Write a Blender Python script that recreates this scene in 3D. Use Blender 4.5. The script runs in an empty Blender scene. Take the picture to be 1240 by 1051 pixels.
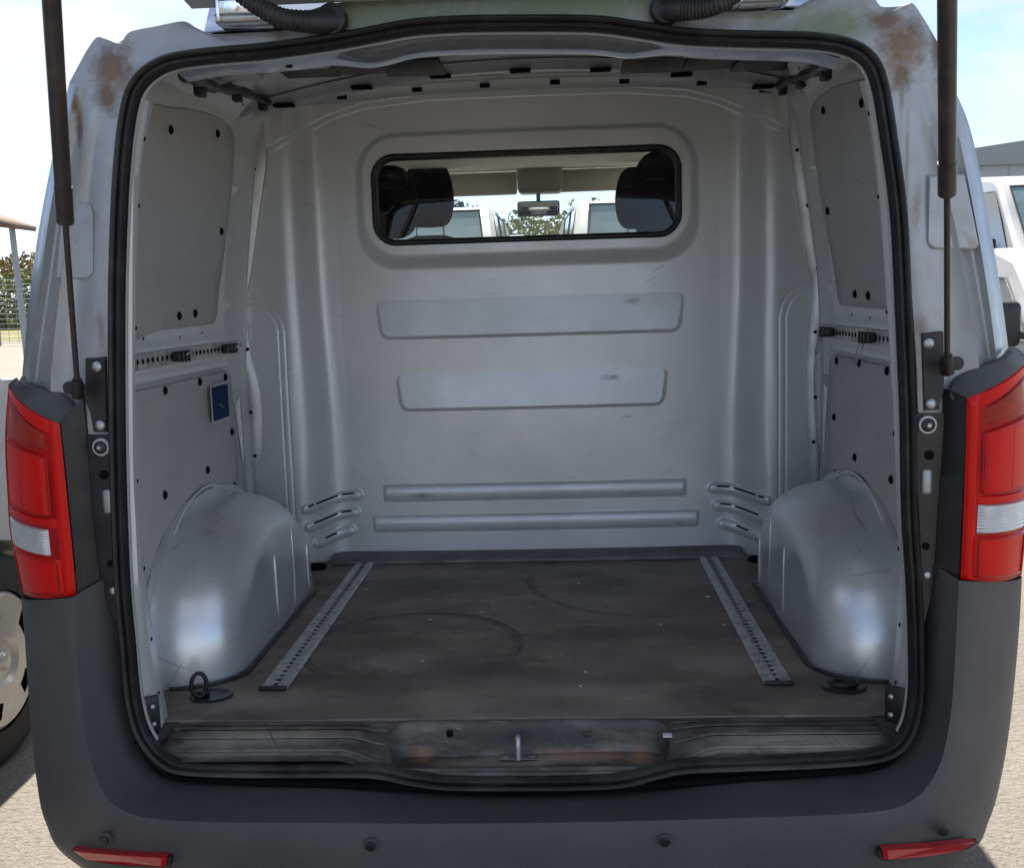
import bpy, bmesh, math, random
import numpy as np
from mathutils import Vector
R = math.radians
random.seed(4); np.random.seed(4)
S = bpy.context.scene
COL = S.collection

# ------------------------------------------------------------------ camera
CAM = np.array([0.10489298, -1.88, 1.40008569]); YAW, PITCH, ROLL = 0.05175414, -0.1320824, -0.02973988
FPX, CXP, CYP = 1250.0, 620.0, 525.5
_fw = np.array([-math.sin(YAW)*math.cos(PITCH), math.cos(YAW)*math.cos(PITCH), math.sin(PITCH)])
_r0 = np.array([math.cos(YAW), math.sin(YAW), 0.0]); _u0 = np.cross(_r0, _fw)
_r = math.cos(ROLL)*_r0+math.sin(ROLL)*_u0; _u = -math.sin(ROLL)*_r0+math.cos(ROLL)*_u0
cd = bpy.data.cameras.new('camera'); cam = bpy.data.objects.new('camera', cd); COL.objects.link(cam)
cd.sensor_fit = 'HORIZONTAL'; cd.sensor_width = 36; cd.lens = FPX/1240*36; cd.clip_start = 0.05; cd.clip_end = 3000
from mathutils import Matrix
cam.matrix_world = Matrix(((_r[0], _u[0], -_fw[0], CAM[0]), (_r[1], _u[1], -_fw[1], CAM[1]), (_r[2], _u[2], -_fw[2], CAM[2]), (0, 0, 0, 1)))
S.camera = cam
S.render.resolution_x, S.render.resolution_y = 1024, 867

def ray(x, y): return _fw + _r*(x-CXP)/FPX + _u*(CYP-y)/FPX
def atY(x, y, v): d = ray(x, y); return CAM+d*((v-CAM[1])/d[1])      # photo survey: sight line meets the plane Y = v
def atX(x, y, v): d = ray(x, y); return CAM+d*((v-CAM[0])/d[0])
def atZ(x, y, v): d = ray(x, y); return CAM+d*((v-CAM[2])/d[2])

# ------------------------------------------------------------------ world, sun
SUN_EL, SUN_AZ = 56, -10          # azimuth from +Y (ahead), negative = to the left
W = bpy.data.worlds.new('World'); S.world = W; W.use_nodes = True
nt = W.node_tree; nt.nodes.clear()
def wn(t, **k):
    n = nt.nodes.new(t)
    for a, b in k.items(): setattr(n, a, b)
    return n
sky = wn('ShaderNodeTexSky', sky_type='NISHITA', sun_disc=False, sun_elevation=R(SUN_EL), sun_rotation=R(SUN_AZ), altitude=50, air_density=0.5, dust_density=0.2, ozone_density=1.0)
tc = wn('ShaderNodeTexCoord'); mp = wn('ShaderNodeMapping'); mp.inputs['Scale'].default_value = (1, 1, 3.2); mp.inputs['Location'].default_value = (.35, .1, .2)
nz = wn('ShaderNodeTexNoise'); nz.inputs['Scale'].default_value = 2.3; nz.inputs['Detail'].default_value = 8; nz.inputs['Roughness'].default_value = 0.55
rp = wn('ShaderNodeValToRGB'); rp.color_ramp.elements[0].position = 0.44; rp.color_ramp.elements[1].position = 0.60
mx = wn('ShaderNodeMix', data_type='RGBA'); mx.inputs['B'].default_value = (3.35, 3.42, 3.45, 1)
bg = wn('ShaderNodeBackground'); bg.inputs['Strength'].default_value = 0.10; out = wn('ShaderNodeOutputWorld')
L = nt.links.new
L(tc.outputs['Generated'], mp.inputs[0]); L(mp.outputs[0], nz.inputs['Vector']); L(nz.outputs['Fac'], rp.inputs[0])
L(rp.outputs[0], mx.inputs['Factor']); L(sky.outputs[0], mx.inputs['A']); L(mx.outputs['Result'], bg.inputs[0]); L(bg.outputs[0], out.inputs[0])
sd = bpy.data.lights.new('sun', 'SUN'); sd.energy = 4.2; sd.angle = R(0.6); sd.color = (1.0, 0.94, 0.85)
so = bpy.data.objects.new('sun', sd); COL.objects.link(so)
_sd = Vector((math.sin(R(SUN_AZ))*math.cos(R(SUN_EL)), math.cos(R(SUN_AZ))*math.cos(R(SUN_EL)), math.sin(R(SUN_EL))))
so.rotation_euler = _sd.to_track_quat('Z', 'Y').to_euler(); so.location = (0, 0, 20)
S.view_settings.view_transform = 'Standard'; S.view_settings.look = 'None'; S.view_settings.exposure = 1.6; S.view_settings.gamma = 1

# ------------------------------------------------------------------ materials
MATS = {}
def mat(name, col, rough=0.5, metal=0.0, coat=0.0, var=0.0, vscale=8, bump=0.0, bscale=200, spec=0.5, dirt=None, dscale=3, damt=0.5, trans=0, emis=None, rvar=0.0, stretch=(1, 1, 1)):
    m = bpy.data.materials.new(name); m.use_nodes = True; t = m.node_tree; b = t.nodes['Principled BSDF']
    b.inputs['Base Color'].default_value = (*col, 1); b.inputs['Roughness'].default_value = rough; b.inputs['Metallic'].default_value = metal
    b.inputs['Coat Weight'].default_value = coat; b.inputs['Coat Roughness'].default_value = 0.08; b.inputs['Specular IOR Level'].default_value = spec
    b.inputs['Transmission Weight'].default_value = trans
    tcn = t.nodes.new('ShaderNodeTexCoord'); mpn = t.nodes.new('ShaderNodeMapping'); mpn.inputs['Scale'].default_value = stretch
    t.links.new(tcn.outputs['Object'], mpn.inputs[0]); src = None
    def noise(sc, det=6, rg=0.6):
        n = t.nodes.new('ShaderNodeTexNoise'); n.inputs['Scale'].default_value = sc; n.inputs['Detail'].default_value = det; n.inputs['Roughness'].default_value = rg
        t.links.new(mpn.outputs[0], n.inputs['Vector']); return n
    if var:
        n = noise(vscale); r = t.nodes.new('ShaderNodeMapRange'); r.inputs['From Min'].default_value = 0.3; r.inputs['From Max'].default_value = 0.7
        r.inputs['To Min'].default_value = 1-var; r.inputs['To Max'].default_value = 1+var
        t.links.new(n.outputs['Fac'], r.inputs['Value'])
        mm = t.nodes.new('ShaderNodeVectorMath'); mm.operation = 'SCALE'; mm.inputs[0].default_value = col
        t.links.new(r.outputs[0], mm.inputs['Scale']); src = mm.outputs[0]
        if rvar:
            r2 = t.nodes.new('ShaderNodeMapRange'); r2.inputs['From Min'].default_value = 0.3; r2.inputs['From Max'].default_value = 0.7
            r2.inputs['To Min'].default_value = rough-rvar; r2.inputs['To Max'].default_value = rough+rvar
            n3 = noise(vscale*2.3); t.links.new(n3.outputs['Fac'], r2.inputs['Value']); t.links.new(r2.outputs[0], b.inputs['Roughness'])
    if dirt:
        n = noise(dscale, 9, 0.65); r = t.nodes.new('ShaderNodeValToRGB'); r.color_ramp.elements[0].position = 0.48; r.color_ramp.elements[1].position = 0.72
        r.color_ramp.elements[1].color = (damt, damt, damt, 1); t.links.new(n.outputs['Fac'], r.inputs[0])
        x = t.nodes.new('ShaderNodeMix'); x.data_type = 'RGBA'; x.inputs['A'].default_value = (*col, 1); x.inputs['B'].default_value = (*dirt, 1)
        if src: t.links.new(src, x.inputs['A'])
        t.links.new(r.outputs[0], x.inputs['Factor']); src = x.outputs['Result']
    if src: t.links.new(src, b.inputs['Base Color'])
    if bump:
        n = noise(bscale, 3); bp = t.nodes.new('ShaderNodeBump'); bp.inputs['Strength'].default_value = bump; bp.inputs['Distance'].default_value = 0.002
        t.links.new(n.outputs['Fac'], bp.inputs['Height']); t.links.new(bp.outputs[0], b.inputs['Normal'])
    if emis:
        b.inputs['Emission Color'].default_value = (*emis, 1); b.inputs['Emission Strength'].default_value = 1
    MATS[name] = m; return m

def add_stains(m, spots, color, soft=0.5, nscale=14, amt=0.9, aniso=(1, 1, 1)):
    """stain patches that stay with the thing: list of (centre, radius)"""
    t = m.node_tree; b = t.nodes['Principled BSDF']; ln = t.links
    tcn = t.nodes.new('ShaderNodeTexCoord'); n = t.nodes.new('ShaderNodeTexNoise'); n.inputs['Scale'].default_value = nscale; n.inputs['Detail'].default_value = 8; n.inputs['Roughness'].default_value = 0.7
    ln.new(tcn.outputs['Object'], n.inputs['Vector']); acc = None
    for c, rad in spots:
        s = t.nodes.new('ShaderNodeVectorMath'); s.operation = 'SUBTRACT'; s.inputs[1].default_value = c; ln.new(tcn.outputs['Object'], s.inputs[0])
        q = t.nodes.new('ShaderNodeVectorMath'); q.operation = 'MULTIPLY'; q.inputs[1].default_value = tuple(a/rr for a, rr in zip(aniso, rad if isinstance(rad, tuple) else (rad,)*3)); ln.new(s.outputs[0], q.inputs[0])
        l = t.nodes.new('ShaderNodeVectorMath'); l.operation = 'LENGTH'; ln.new(q.outputs[0], l.inputs[0])
        a = t.nodes.new('ShaderNodeMath'); a.operation = 'MULTIPLY_ADD'; a.inputs[1].default_value = 1.6; ln.new(n.outputs['Fac'], a.inputs[0]); 
        g = t.nodes.new('ShaderNodeMath'); g.operation = 'SUBTRACT'; g.inputs[0].default_value = 0.2; ln.new(l.outputs['Value'], g.inputs[1]); ln.new(g.outputs[0], a.inputs[2])
        r = t.nodes.new('ShaderNodeMapRange'); r.inputs['From Min'].default_value = 0.0; r.inputs['From Max'].default_value = soft; r.inputs['To Max'].default_value = amt; ln.new(a.outputs[0], r.inputs['Value'])
        if acc is None: acc = r.outputs[0]
        else:
            x = t.nodes.new('ShaderNodeMath'); x.operation = 'MAXIMUM'; ln.new(acc, x.inputs[0]); ln.new(r.outputs[0], x.inputs[1]); acc = x.outputs[0]
    x = t.nodes.new('ShaderNodeMix'); x.data_type = 'RGBA'; x.inputs['B'].default_value = (*color, 1)
    if b.inputs['Base Color'].links: ln.new(b.inputs['Base Color'].links[0].from_socket, x.inputs['A'])
    else: x.inputs['A'].default_value = b.inputs['Base Color'].default_value
    ln.new(acc, x.inputs['Factor']); ln.new(x.outputs['Result'], b.inputs['Base Color'])
    # stains kill the metal sheen
    if b.inputs['Metallic'].default_value > 0:
        mm = t.nodes.new('ShaderNodeMapRange'); mm.inputs['To Min'].default_value = b.inputs['Metallic'].default_value; mm.inputs['To Max'].default_value = 0.0
        if b.inputs['Metallic'].links: 
            old = b.inputs['Metallic'].links[0].from_socket; m2 = t.nodes.new('ShaderNodeMath'); m2.operation = 'MINIMUM'; ln.new(acc, mm.inputs['Value']); ln.new(old, m2.inputs[0]); ln.new(mm.outputs[0], m2.inputs[1]); ln.new(m2.outputs[0], b.inputs['Metallic'])
        else: ln.new(acc, mm.inputs['Value']); ln.new(mm.outputs[0], b.inputs['Metallic'])

def add_scratches(m, color, amt=0.5, angs=(20, 100, 160), sc=9, stretch=35, thr=0.70, wall=False):
    t = m.node_tree; b = t.nodes['Principled BSDF']; ln = t.links; tcn = t.nodes.new('ShaderNodeTexCoord'); acc = None
    for k, a in enumerate(angs):
        mp_ = t.nodes.new('ShaderNodeMapping'); mp_.inputs['Rotation'].default_value = (R(a*.6), R(a), 0) if wall else (0, 0, R(a)); mp_.inputs['Location'].default_value = (k*3.1, k, 0); ln.new(tcn.outputs['Object'], mp_.inputs[0])
        m2 = t.nodes.new('ShaderNodeVectorMath'); m2.operation = 'MULTIPLY'; m2.inputs[1].default_value = (1, 1, stretch) if wall else (1, stretch, 1); ln.new(mp_.outputs[0], m2.inputs[0])
        n = t.nodes.new('ShaderNodeTexNoise'); n.inputs['Scale'].default_value = sc; n.inputs['Detail'].default_value = 3; ln.new(m2.outputs[0], n.inputs['Vector'])
        n2 = t.nodes.new('ShaderNodeTexNoise'); n2.inputs['Scale'].default_value = 3.3; n2.inputs['Detail'].default_value = 2; ln.new(mp_.outputs[0], n2.inputs['Vector'])
        r = t.nodes.new('ShaderNodeMapRange'); r.inputs['From Min'].default_value = thr; r.inputs['From Max'].default_value = thr+.05; r.inputs['To Max'].default_value = amt; ln.new(n.outputs['Fac'], r.inputs['Value'])
        r2 = t.nodes.new('ShaderNodeMapRange'); r2.inputs['From Min'].default_value = .45; r2.inputs['From Max'].default_value = .6; ln.new(n2.outputs['Fac'], r2.inputs['Value'])
        mu = t.nodes.new('ShaderNodeMath'); mu.operation = 'MULTIPLY'; ln.new(r.outputs[0], mu.inputs[0]); ln.new(r2.outputs[0], mu.inputs[1])
        if acc is None: acc = mu.outputs[0]
        else: x = t.nodes.new('ShaderNodeMath'); x.operation = 'MAXIMUM'; ln.new(acc, x.inputs[0]); ln.new(mu.outputs[0], x.inputs[1]); acc = x.outputs[0]
    x = t.nodes.new('ShaderNodeMix'); x.data_type = 'RGBA'; x.inputs['B'].default_value = (*color, 1)
    if b.inputs['Base Color'].links: ln.new(b.inputs['Base Color'].links[0].from_socket, x.inputs['A'])
    else: x.inputs['A'].default_value = b.inputs['Base Color'].default_value
    ln.new(acc, x.inputs['Factor']); ln.new(x.outputs['Result'], b.inputs['Base Color'])

SILVER = (0.40, 0.42, 0.43)
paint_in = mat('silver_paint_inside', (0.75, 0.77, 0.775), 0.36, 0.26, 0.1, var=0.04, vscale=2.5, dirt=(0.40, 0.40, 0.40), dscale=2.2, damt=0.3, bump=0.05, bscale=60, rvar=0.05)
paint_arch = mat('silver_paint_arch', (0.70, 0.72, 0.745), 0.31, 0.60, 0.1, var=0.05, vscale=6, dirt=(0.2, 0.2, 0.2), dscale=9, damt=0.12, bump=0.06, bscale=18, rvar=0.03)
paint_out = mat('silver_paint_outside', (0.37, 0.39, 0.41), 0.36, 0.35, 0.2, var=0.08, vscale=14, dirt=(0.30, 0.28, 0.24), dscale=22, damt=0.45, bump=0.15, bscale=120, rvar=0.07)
paint_dull = mat('silver_paint_frame', (0.50, 0.51, 0.515), 0.34, 0.45, 0.1, var=0.06, vscale=9, dirt=(0.16, 0.15, 0.14), dscale=7, damt=0.5, bump=0.08, bscale=50, rvar=0.06)
board = mat('grey_hardboard', (0.52, 0.51, 0.495), 0.55, 0.0, 0.0, var=0.06, vscale=5, dirt=(0.36, 0.35, 0.33), dscale=5, damt=0.5, bump=0.12, bscale=300)
edge_m = mat('sealed_panel_edge', (0.55, 0.57, 0.58), 0.35, 0.2, var=0.08, vscale=20)
galv = mat('bare_zinc', (0.74, 0.76, 0.79), 0.15, 0.92, 0.0, var=0.12, vscale=14, bump=0.35, bscale=14, rvar=0.08)
alu = mat('scuffed_aluminium', (0.58, 0.575, 0.56), 0.42, 0.55, 0.0, var=0.15, vscale=30, dirt=(0.12, 0.11, 0.10), dscale=40, damt=0.8, bump=0.2, bscale=90, rvar=0.1)
steel = mat('bright_steel', (0.5, 0.51, 0.52), 0.42, 0.8, var=0.1, vscale=60)
rubber = mat('black_rubber', (0.014, 0.014, 0.015), 0.45, 0, 0, var=0.25, vscale=25, dirt=(0.06, 0.058, 0.052), dscale=16, damt=0.5, bump=0.1, bscale=150, rvar=0.08)
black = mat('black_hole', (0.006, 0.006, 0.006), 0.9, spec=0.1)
plastic = mat('black_plastic', (0.012, 0.012, 0.013), 0.38, var=0.2, vscale=12, dirt=(0.06, 0.055, 0.05), dscale=12, damt=0.35, bump=0.2, bscale=300, rvar=0.07)
cap_m = mat('grey_cap_plastic', (0.055, 0.057, 0.061), 0.5, var=0.12, vscale=20, dirt=(0.09, 0.087, 0.08), dscale=14, damt=0.5, bump=0.4, bscale=300)
bumper_m = mat('grey_bumper_plastic', (0.074, 0.074, 0.076), 0.50, var=0.12, vscale=6, dirt=(0.11, 0.105, 0.095), dscale=5, damt=0.5, bump=0.9, bscale=520, rvar=0.06)
strut_m = mat('strut_black', (0.034, 0.029, 0.029), 0.42, var=0.25, vscale=30, dirt=(0.10, 0.07, 0.06), dscale=25, damt=0.6, bump=0.1, bscale=120)
seat_m = mat('charcoal_seat_cloth', (0.020, 0.018, 0.021), 1.0, spec=0.03, var=0.3, vscale=14, bump=0.1, bscale=200)
liner = mat('beige_headliner', (0.72, 0.69, 0.62), 0.9, spec=0.2, var=0.04, vscale=20, bump=0.2, bscale=400)
trim_grey = mat('grey_trim', (0.38, 0.37, 0.34), 0.7, var=0.05, vscale=10)
white_paint = mat('white_car_paint', (0.46, 0.47, 0.47), 0.28, 0, 0.5, var=0.03, vscale=3, dirt=(0.6, 0.58, 0.54), dscale=3, damt=0.4)
grey_paint = mat('beige_car_paint', (0.17, 0.17, 0.15), 0.35, 0.2, 0.4, var=0.05, vscale=3)
tyre_m = mat('tyre_rubber', (0.025, 0.025, 0.025), 0.8, var=0.2, vscale=30, bump=0.4, bscale=80)
hub_m = mat('hubcap_plastic', (0.50, 0.49, 0.46), 0.35, 0.3, 0.2, var=0.08, vscale=12, dirt=(0.35, 0.31, 0.26), dscale=10, damt=0.5)
red = mat('red_lens', (0.60, 0.003, 0.002), 0.25, 0, 0.12, spec=0.2, var=0.1, vscale=8)
red_dark = mat('dark_red_lens', (0.36, 0.003, 0.003), 0.25, 0, 0.15, spec=0.2, var=0.35, vscale=20)
amber = mat('amber_behind_red_lens', (0.30, 0.018, 0.010), 0.25, 0, 0.15, spec=0.2, var=0.3, vscale=30)
clear_l = mat('clear_ribbed_lens', (0.55, 0.56, 0.58), 0.15, 0.35, 1.0, var=0.15, vscale=40)
refl_m = mat('red_reflector', (0.42, 0.006, 0.008), 0.15, 0, 1.0, var=0.15, vscale=60)
blue_s = mat('blue_sticker', (0.014, 0.042, 0.12), 0.7, spec=.15, var=0.3, vscale=60)
white_s = mat('white_sticker_border', (0.6, 0.62, 0.64), 0.5)
foot_m = mat('worn_foot_strip', (0.16, 0.155, 0.145), 0.5, 0.2, var=0.3, vscale=18, dirt=(0.05, 0.047, 0.042), dscale=14, damt=0.8, bump=0.2, bscale=90, rvar=0.1, stretch=(0.4, 1, 1))
wood = mat('weathered_timber', (0.16, 0.12, 0.09), 0.8, var=0.2, vscale=6)
roof_brown = mat('brown_roof_sheet', (0.13, 0.085, 0.06), 0.8, var=0.2, vscale=3)
pole_m = mat('grey_pole', (0.3, 0.32, 0.34), 0.5, 0.4)
leaf_c = mat('dry_shrub_leaf', (0.26, 0.19, 0.07), 0.7, var=0.4, vscale=.6)
leaf_a = mat('hedge_leaf', (0.17, 0.20, 0.07), 0.6, var=0.45, vscale=2.5)
leaf_b = mat('tree_leaf', (0.055, 0.095, 0.04), 0.6, var=0.45, vscale=2)
bark = mat('bark', (0.10, 0.08, 0.06), 0.9, var=0.3, vscale=8, bump=0.5, bscale=30)
grass_m = mat('dry_grass', (0.17, 0.15, 0.045), 0.9, var=0.35, vscale=1.2, dirt=(0.10, 0.14, 0.03), dscale=0.6, damt=0.9)
shed_m = mat('warehouse_cladding', (0.33, 0.36, 0.38), 0.6, var=0.04, vscale=0.3)
disc_m = mat('brake_disc', (0.12, 0.08, 0.06), 0.6, 0.5)

add_scratches(paint_in, (0.30, 0.30, 0.29), .6, (4, 28, -17), 5, 40, thr=.70, wall=True); add_scratches(paint_arch, (0.28, 0.28, 0.28), .7, (10, 55, -30), 6, 30, thr=.67, wall=True)
add_scratches(bumper_m, (0.14, 0.14, 0.14), .5, (2, 40, -25), 6, 36, thr=.68, wall=True); add_scratches(board, (0.25, 0.24, 0.22), .6, (6, 35, -20), 5, 40, thr=.68, wall=True); add_scratches(plastic, (0.10, 0.10, 0.10), .4, (80, 20), 8, 30, thr=.68, wall=True)
add_stains(rubber, [((x, -.01, .505), (.16, .1, .028)) for x in (-.55, -.3, -.05, .2, .45, .62)], (0.085, 0.08, 0.07), soft=1.0, nscale=16, amt=0.8)
def glass_mat(name, tint=(0.93, 0.95, 0.93), refl=0.12):
    m = bpy.data.materials.new(name); m.use_nodes = True; t = m.node_tree; t.nodes.clear()
    o = t.nodes.new('ShaderNodeOutputMaterial'); a = t.nodes.new('ShaderNodeBsdfTransparent'); g = t.nodes.new('ShaderNodeBsdfGlossy'); x = t.nodes.new('ShaderNodeMixShader'); fr = t.nodes.new('ShaderNodeFresnel')
    a.inputs[0].default_value = (*tint, 1); g.inputs['Roughness'].default_value = 0.02; fr.inputs['IOR'].default_value = 1.45
    t.links.new(fr.outputs[0], x.inputs[0]); t.links.new(a.outputs[0], x.inputs[1]); t.links.new(g.outputs[0], x.inputs[2]); t.links.new(x.outputs[0], o.inputs[0]); return m
glass = glass_mat('window_glass'); glass_dark = mat('dark_car_glass', (0.03, 0.045, 0.05), 0.04, 0, 1.0, spec=0.8)
glass_screen = mat('hazy_windscreen_glass', (0.13, 0.19, 0.19), 0.08, 0, 1.0, spec=0.8, var=0.3, vscale=1.5)
mirror_m = mat('mirror_glass', (0.75, 0.78, 0.76), 0.03, 1.0)

# stained outside paint: rust film at the upper corners, green film on the header
def P3(x, y, Y=0.0): return tuple(atY(x, y, Y))
add_stains(paint_out, [(P3(470, 18), (0.30, 0.3, 0.05)), (P3(700, 5), (0.36, 0.3, 0.05)), (P3(1000, 32), (0.14, 0.3, 0.05))], (0.15, 0.18, 0.095), soft=0.7, nscale=12, amt=0.85)
add_stains(paint_out, [(P3(137, 82), (0.052, 0.3, 0.062)), (P3(130, 115), (0.03, 0.2, 0.05)), (P3(1092, 52), (0.055, 0.3, 0.066)), (P3(1090, 88), (0.026, 0.2, 0.045)),
    (P3(1075, 25), (0.045, 0.2, 0.025)), (P3(1140, 60), (0.02, 0.3, 0.06)), (P3(92, 150), (0.012, 0.2, 0.09))], (0.125, 0.075, 0.042), soft=0.75, nscale=46, amt=0.95)
add_stains(paint_out, [(P3(137, 92), (0.045, 0.3, 0.045)), (P3(1095, 60), (0.05, 0.3, 0.05))], (0.27, 0.15, 0.08), soft=0.9, nscale=90, amt=0.5)
add_stains(paint_out, [(P3(1092, 115), (0.006, 0.2, 0.05)), (P3(1098, 200), (0.005, 0.2, 0.12)), (P3(1112, 395), (0.03, 0.2, 0.025)), (P3(1110, 250), (0.012, 0.2, 0.05)), (P3(1107, 460), (0.014, 0.2, 0.09)), (P3(123, 400), (0.01, 0.2, 0.05)), (P3(132, 470), (0.008, 0.2, 0.09)), (P3(285, 36), (0.03, 0.2, 0.012)), (P3(340, 42), (0.02, 0.2, 0.015)), (P3(925, 18), (0.04, 0.2, 0.012))], (0.20, 0.15, 0.085), soft=0.8, nscale=40, amt=0.6)

# ------------------------------------------------------------------ mesh helpers
def tag(o, label=None, cat=None, group=None, kind=None):
    if label: o['label'] = label
    if cat: o['category'] = cat
    if group: o['group'] = group
    if kind: o['kind'] = kind
    return o
def link(name, me, m, parent=None, smooth=True, ang=35, solid=0, bevel=0):
    o = bpy.data.objects.new(name, me); COL.objects.link(o)
    for mm in (m if isinstance(m, (list, tuple)) else [m]): me.materials.append(mm)
    if smooth:
        me.polygons.foreach_set('use_smooth', [True]*len(me.polygons)); me.set_sharp_from_angle(angle=R(ang))
    if parent is not None: o.parent = parent
    if solid:
        md = o.modifiers.new('thickness', 'SOLIDIFY'); md.thickness = solid; md.offset = 0
    return o
def mesh(name, v, f, m, parent=None, smooth=True, ang=35, solid=0):
    me = bpy.data.meshes.new(name); me.from_pydata([tuple(map(float, p)) for p in v], [], f); me.update(); me.validate()
    return link(name, me, m, parent, smooth, ang, solid)
def bm_link(name, bm, m, parent=None, smooth=True, ang=35):
    bmesh.ops.recalc_face_normals(bm, faces=bm.faces); me = bpy.data.meshes.new(name); bm.to_mesh(me); bm.free(); return link(name, me, m, parent, smooth, ang)
def gridfaces(nu, nv, closed=False):
    f = []
    for i in range(nu-1):
        for j in range(nv if closed else nv-1):
            a = i*nv+j; b = i*nv+(j+1) % nv; f.append((a, b, b+nv, a+nv))
    return f
def grid(name, rows, m, parent=None, closed=False, ang=35, solid=0, flip=False):
    rows = [list(r) for r in rows]; v = [p for r in rows for p in r]; f = gridfaces(len(rows), len(rows[0]), closed)
    if flip: f = [q[::-1] for q in f]
    return mesh(name, v, f, m, parent, ang=ang, solid=solid)
def add_box(bm, c, s, rot=None, bevel=0.0, seg=2):
    r = bmesh.ops.create_cube(bm, size=1); vs = r['verts']
    for v in vs: v.co = Vector((v.co.x*s[0], v.co.y*s[1], v.co.z*s[2]))
    if bevel:
        es = list({e for v in vs for e in v.link_edges}); r2 = bmesh.ops.bevel(bm, geom=es, offset=bevel, segments=seg, affect='EDGES', profile=0.5)
        vs = list({v for f in r2['faces'] for v in f.verts} | {v for v in vs if v.is_valid})
    M = Matrix.Translation(Vector(c)) @ (rot.to_4x4() if rot else Matrix.Identity(4))
    bmesh.ops.transform(bm, matrix=M, verts=vs)
def box(name, c, s, m, parent=None, rot=None, bevel=0.004, seg=2):
    bm = bmesh.new(); add_box(bm, c, s, rot, bevel, seg); return bm_link(name, bm, m, parent)
def spline(pts, n, closed=False):
    """Catmull-Rom through pts, n samples"""
    P = np.array(pts, float); k = len(P); o = []
    segs = k if closed else k-1
    for t in np.linspace(0, segs, n, endpoint=not closed):
        i = min(int(t), segs-1); u = t-i
        g = (lambda a: P[a % k]) if closed else (lambda a: P[a] if 0 <= a < k else (2*P[0]-P[1] if a < 0 else 2*P[k-1]-P[k-2]))
        a, b, c, d = g(i-1), g(i), g(i+1), g(i+2)
        o.append(0.5*((2*b)+(-a+c)*u+(2*a-5*b+4*c-d)*u*u+(-a+3*b-3*c+d)*u**3))
    return np.array(o)
def resample(P, n, closed=False):
    P = np.array(P, float); Q = np.vstack([P, P[:1]]) if closed else P
    d = np.r_[0, np.cumsum(np.linalg.norm(np.diff(Q, axis=0), axis=1))]; t = np.linspace(0, d[-1], n, endpoint=not closed)
    return np.stack([np.interp(t, d, Q[:, i]) for i in range(3)], 1)
def tube_vf(path, r, n=10, closed=False, rfn=None):
    P = np.array(path, float); k = len(P); rows = []; ref = None
    for i in range(k):
        a = P[(i-1) % k] if (closed or i > 0) else P[i]; b = P[(i+1) % k] if (closed or i < k-1) else P[i]
        t = b-a; t = t/np.linalg.norm(t)
        if ref is None: ref = np.cross(t, [0, 0, 1] if abs(t[2]) < 0.9 else [1, 0, 0])
        ref = ref-t*(ref@t); ref /= np.linalg.norm(ref); s = np.cross(t, ref); rr = rfn(i/(k-1)) if rfn else r
        rows.append([P[i]+rr*(math.cos(q)*ref+math.sin(q)*s) for q in np.linspace(0, 2*math.pi, n, endpoint=False)])
    v = [p for q in rows for p in q]; f = []
    for i in range(k if closed else k-1):
        for j in range(n):
            a = i*n+j; b = i*n+(j+1) % n; c = ((i+1) % k)*n+(j+1) % n; d = ((i+1) % k)*n+j; f.append((a, b, c, d))
    if not closed: f.append(tuple(range(n))[::-1]); f.append(tuple((k-1)*n+j for j in range(n)))
    return v, f
def tube(name, path, r, m, parent=None, n=12, closed=False, rfn=None, ang=50):
    v, f = tube_vf(path, r, n, closed, rfn); return mesh(name, v, f, m, parent, ang=ang)
def merge(name, parts, m, parent=None, ang=35):
    V = []; F = []
    for v, f in parts:
        o = len(V); V += list(v); F += [tuple(i+o for i in q) for q in f]
    return mesh(name, V, F, m, parent, ang=ang)
def disc_vf(c, ax, r, h=0.0, n=16, dome=0.0):
    """short cylinder standing on c along axis ax, optional domed end"""
    ax = np.array(ax, float); ax /= np.linalg.norm(ax); a = np.cross(ax, [0, 0, 1] if abs(ax[2]) < .9 else [1, 0, 0]); a /= np.linalg.norm(a); b = np.cross(ax, a); c = np.array(c, float)
    prof = [(r, 0), (r, h*0.7), (r*0.9, h)]
    if dome: prof += [(r*0.6, h+dome*0.7), (r*0.25, h+dome)]
    v = [c+ax*z+rr*(math.cos(t)*a+math.sin(t)*b) for rr, z in prof for t in np.linspace(0, 2*math.pi, n, endpoint=False)]
    f = [(i*n+j, i*n+(j+1) % n, (i+1)*n+(j+1) % n, (i+1)*n+j) for i in range(len(prof)-1) for j in range(n)]
    f.append(tuple((len(prof)-1)*n+j for j in range(n))); return v, f
def disc(name, c, ax, r, h, m, parent=None, n=16, dome=0.0):
    v, f = disc_vf(c, ax, r, h, n, dome); return mesh(name, v, f, m, parent)
def rrect(w, h, r, n=6):
    o = []
    for cx, cy, a0 in ((w-r, h-r, 0), (-w+r, h-r, 90), (-w+r, -h+r, 180), (w-r, -h+r, 270)):
        for k in range(n+1): a = R(a0+90*k/n); o.append((cx+r*math.cos(a), cy+r*math.sin(a)))
    return o
def sd_rr(x, z, cx, cz, hx, hz, r):
    qx = np.abs(x-cx)-hx+r; qz = np.abs(z-cz)-hz+r
    return np.hypot(np.maximum(qx, 0), np.maximum(qz, 0))+np.minimum(np.maximum(qx, qz), 0)-r
def ss(t): t = np.clip(t, 0, 1); return t*t*(3-2*t)
def sd_seg(x, z, ax, az, bx, bz):
    dx, dz = bx-ax, bz-az; t = np.clip(((x-ax)*dx+(z-az)*dz)/(dx*dx+dz*dz), 0, 1); return np.hypot(x-ax-t*dx, z-az-t*dz)

def empty(name, loc=(0, 0, 0), rz=0):
    o = bpy.data.objects.new(name, None); o.empty_display_size = 0.2; COL.objects.link(o); o.location = loc; o.rotation_euler = (0, 0, rz); return o

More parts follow.
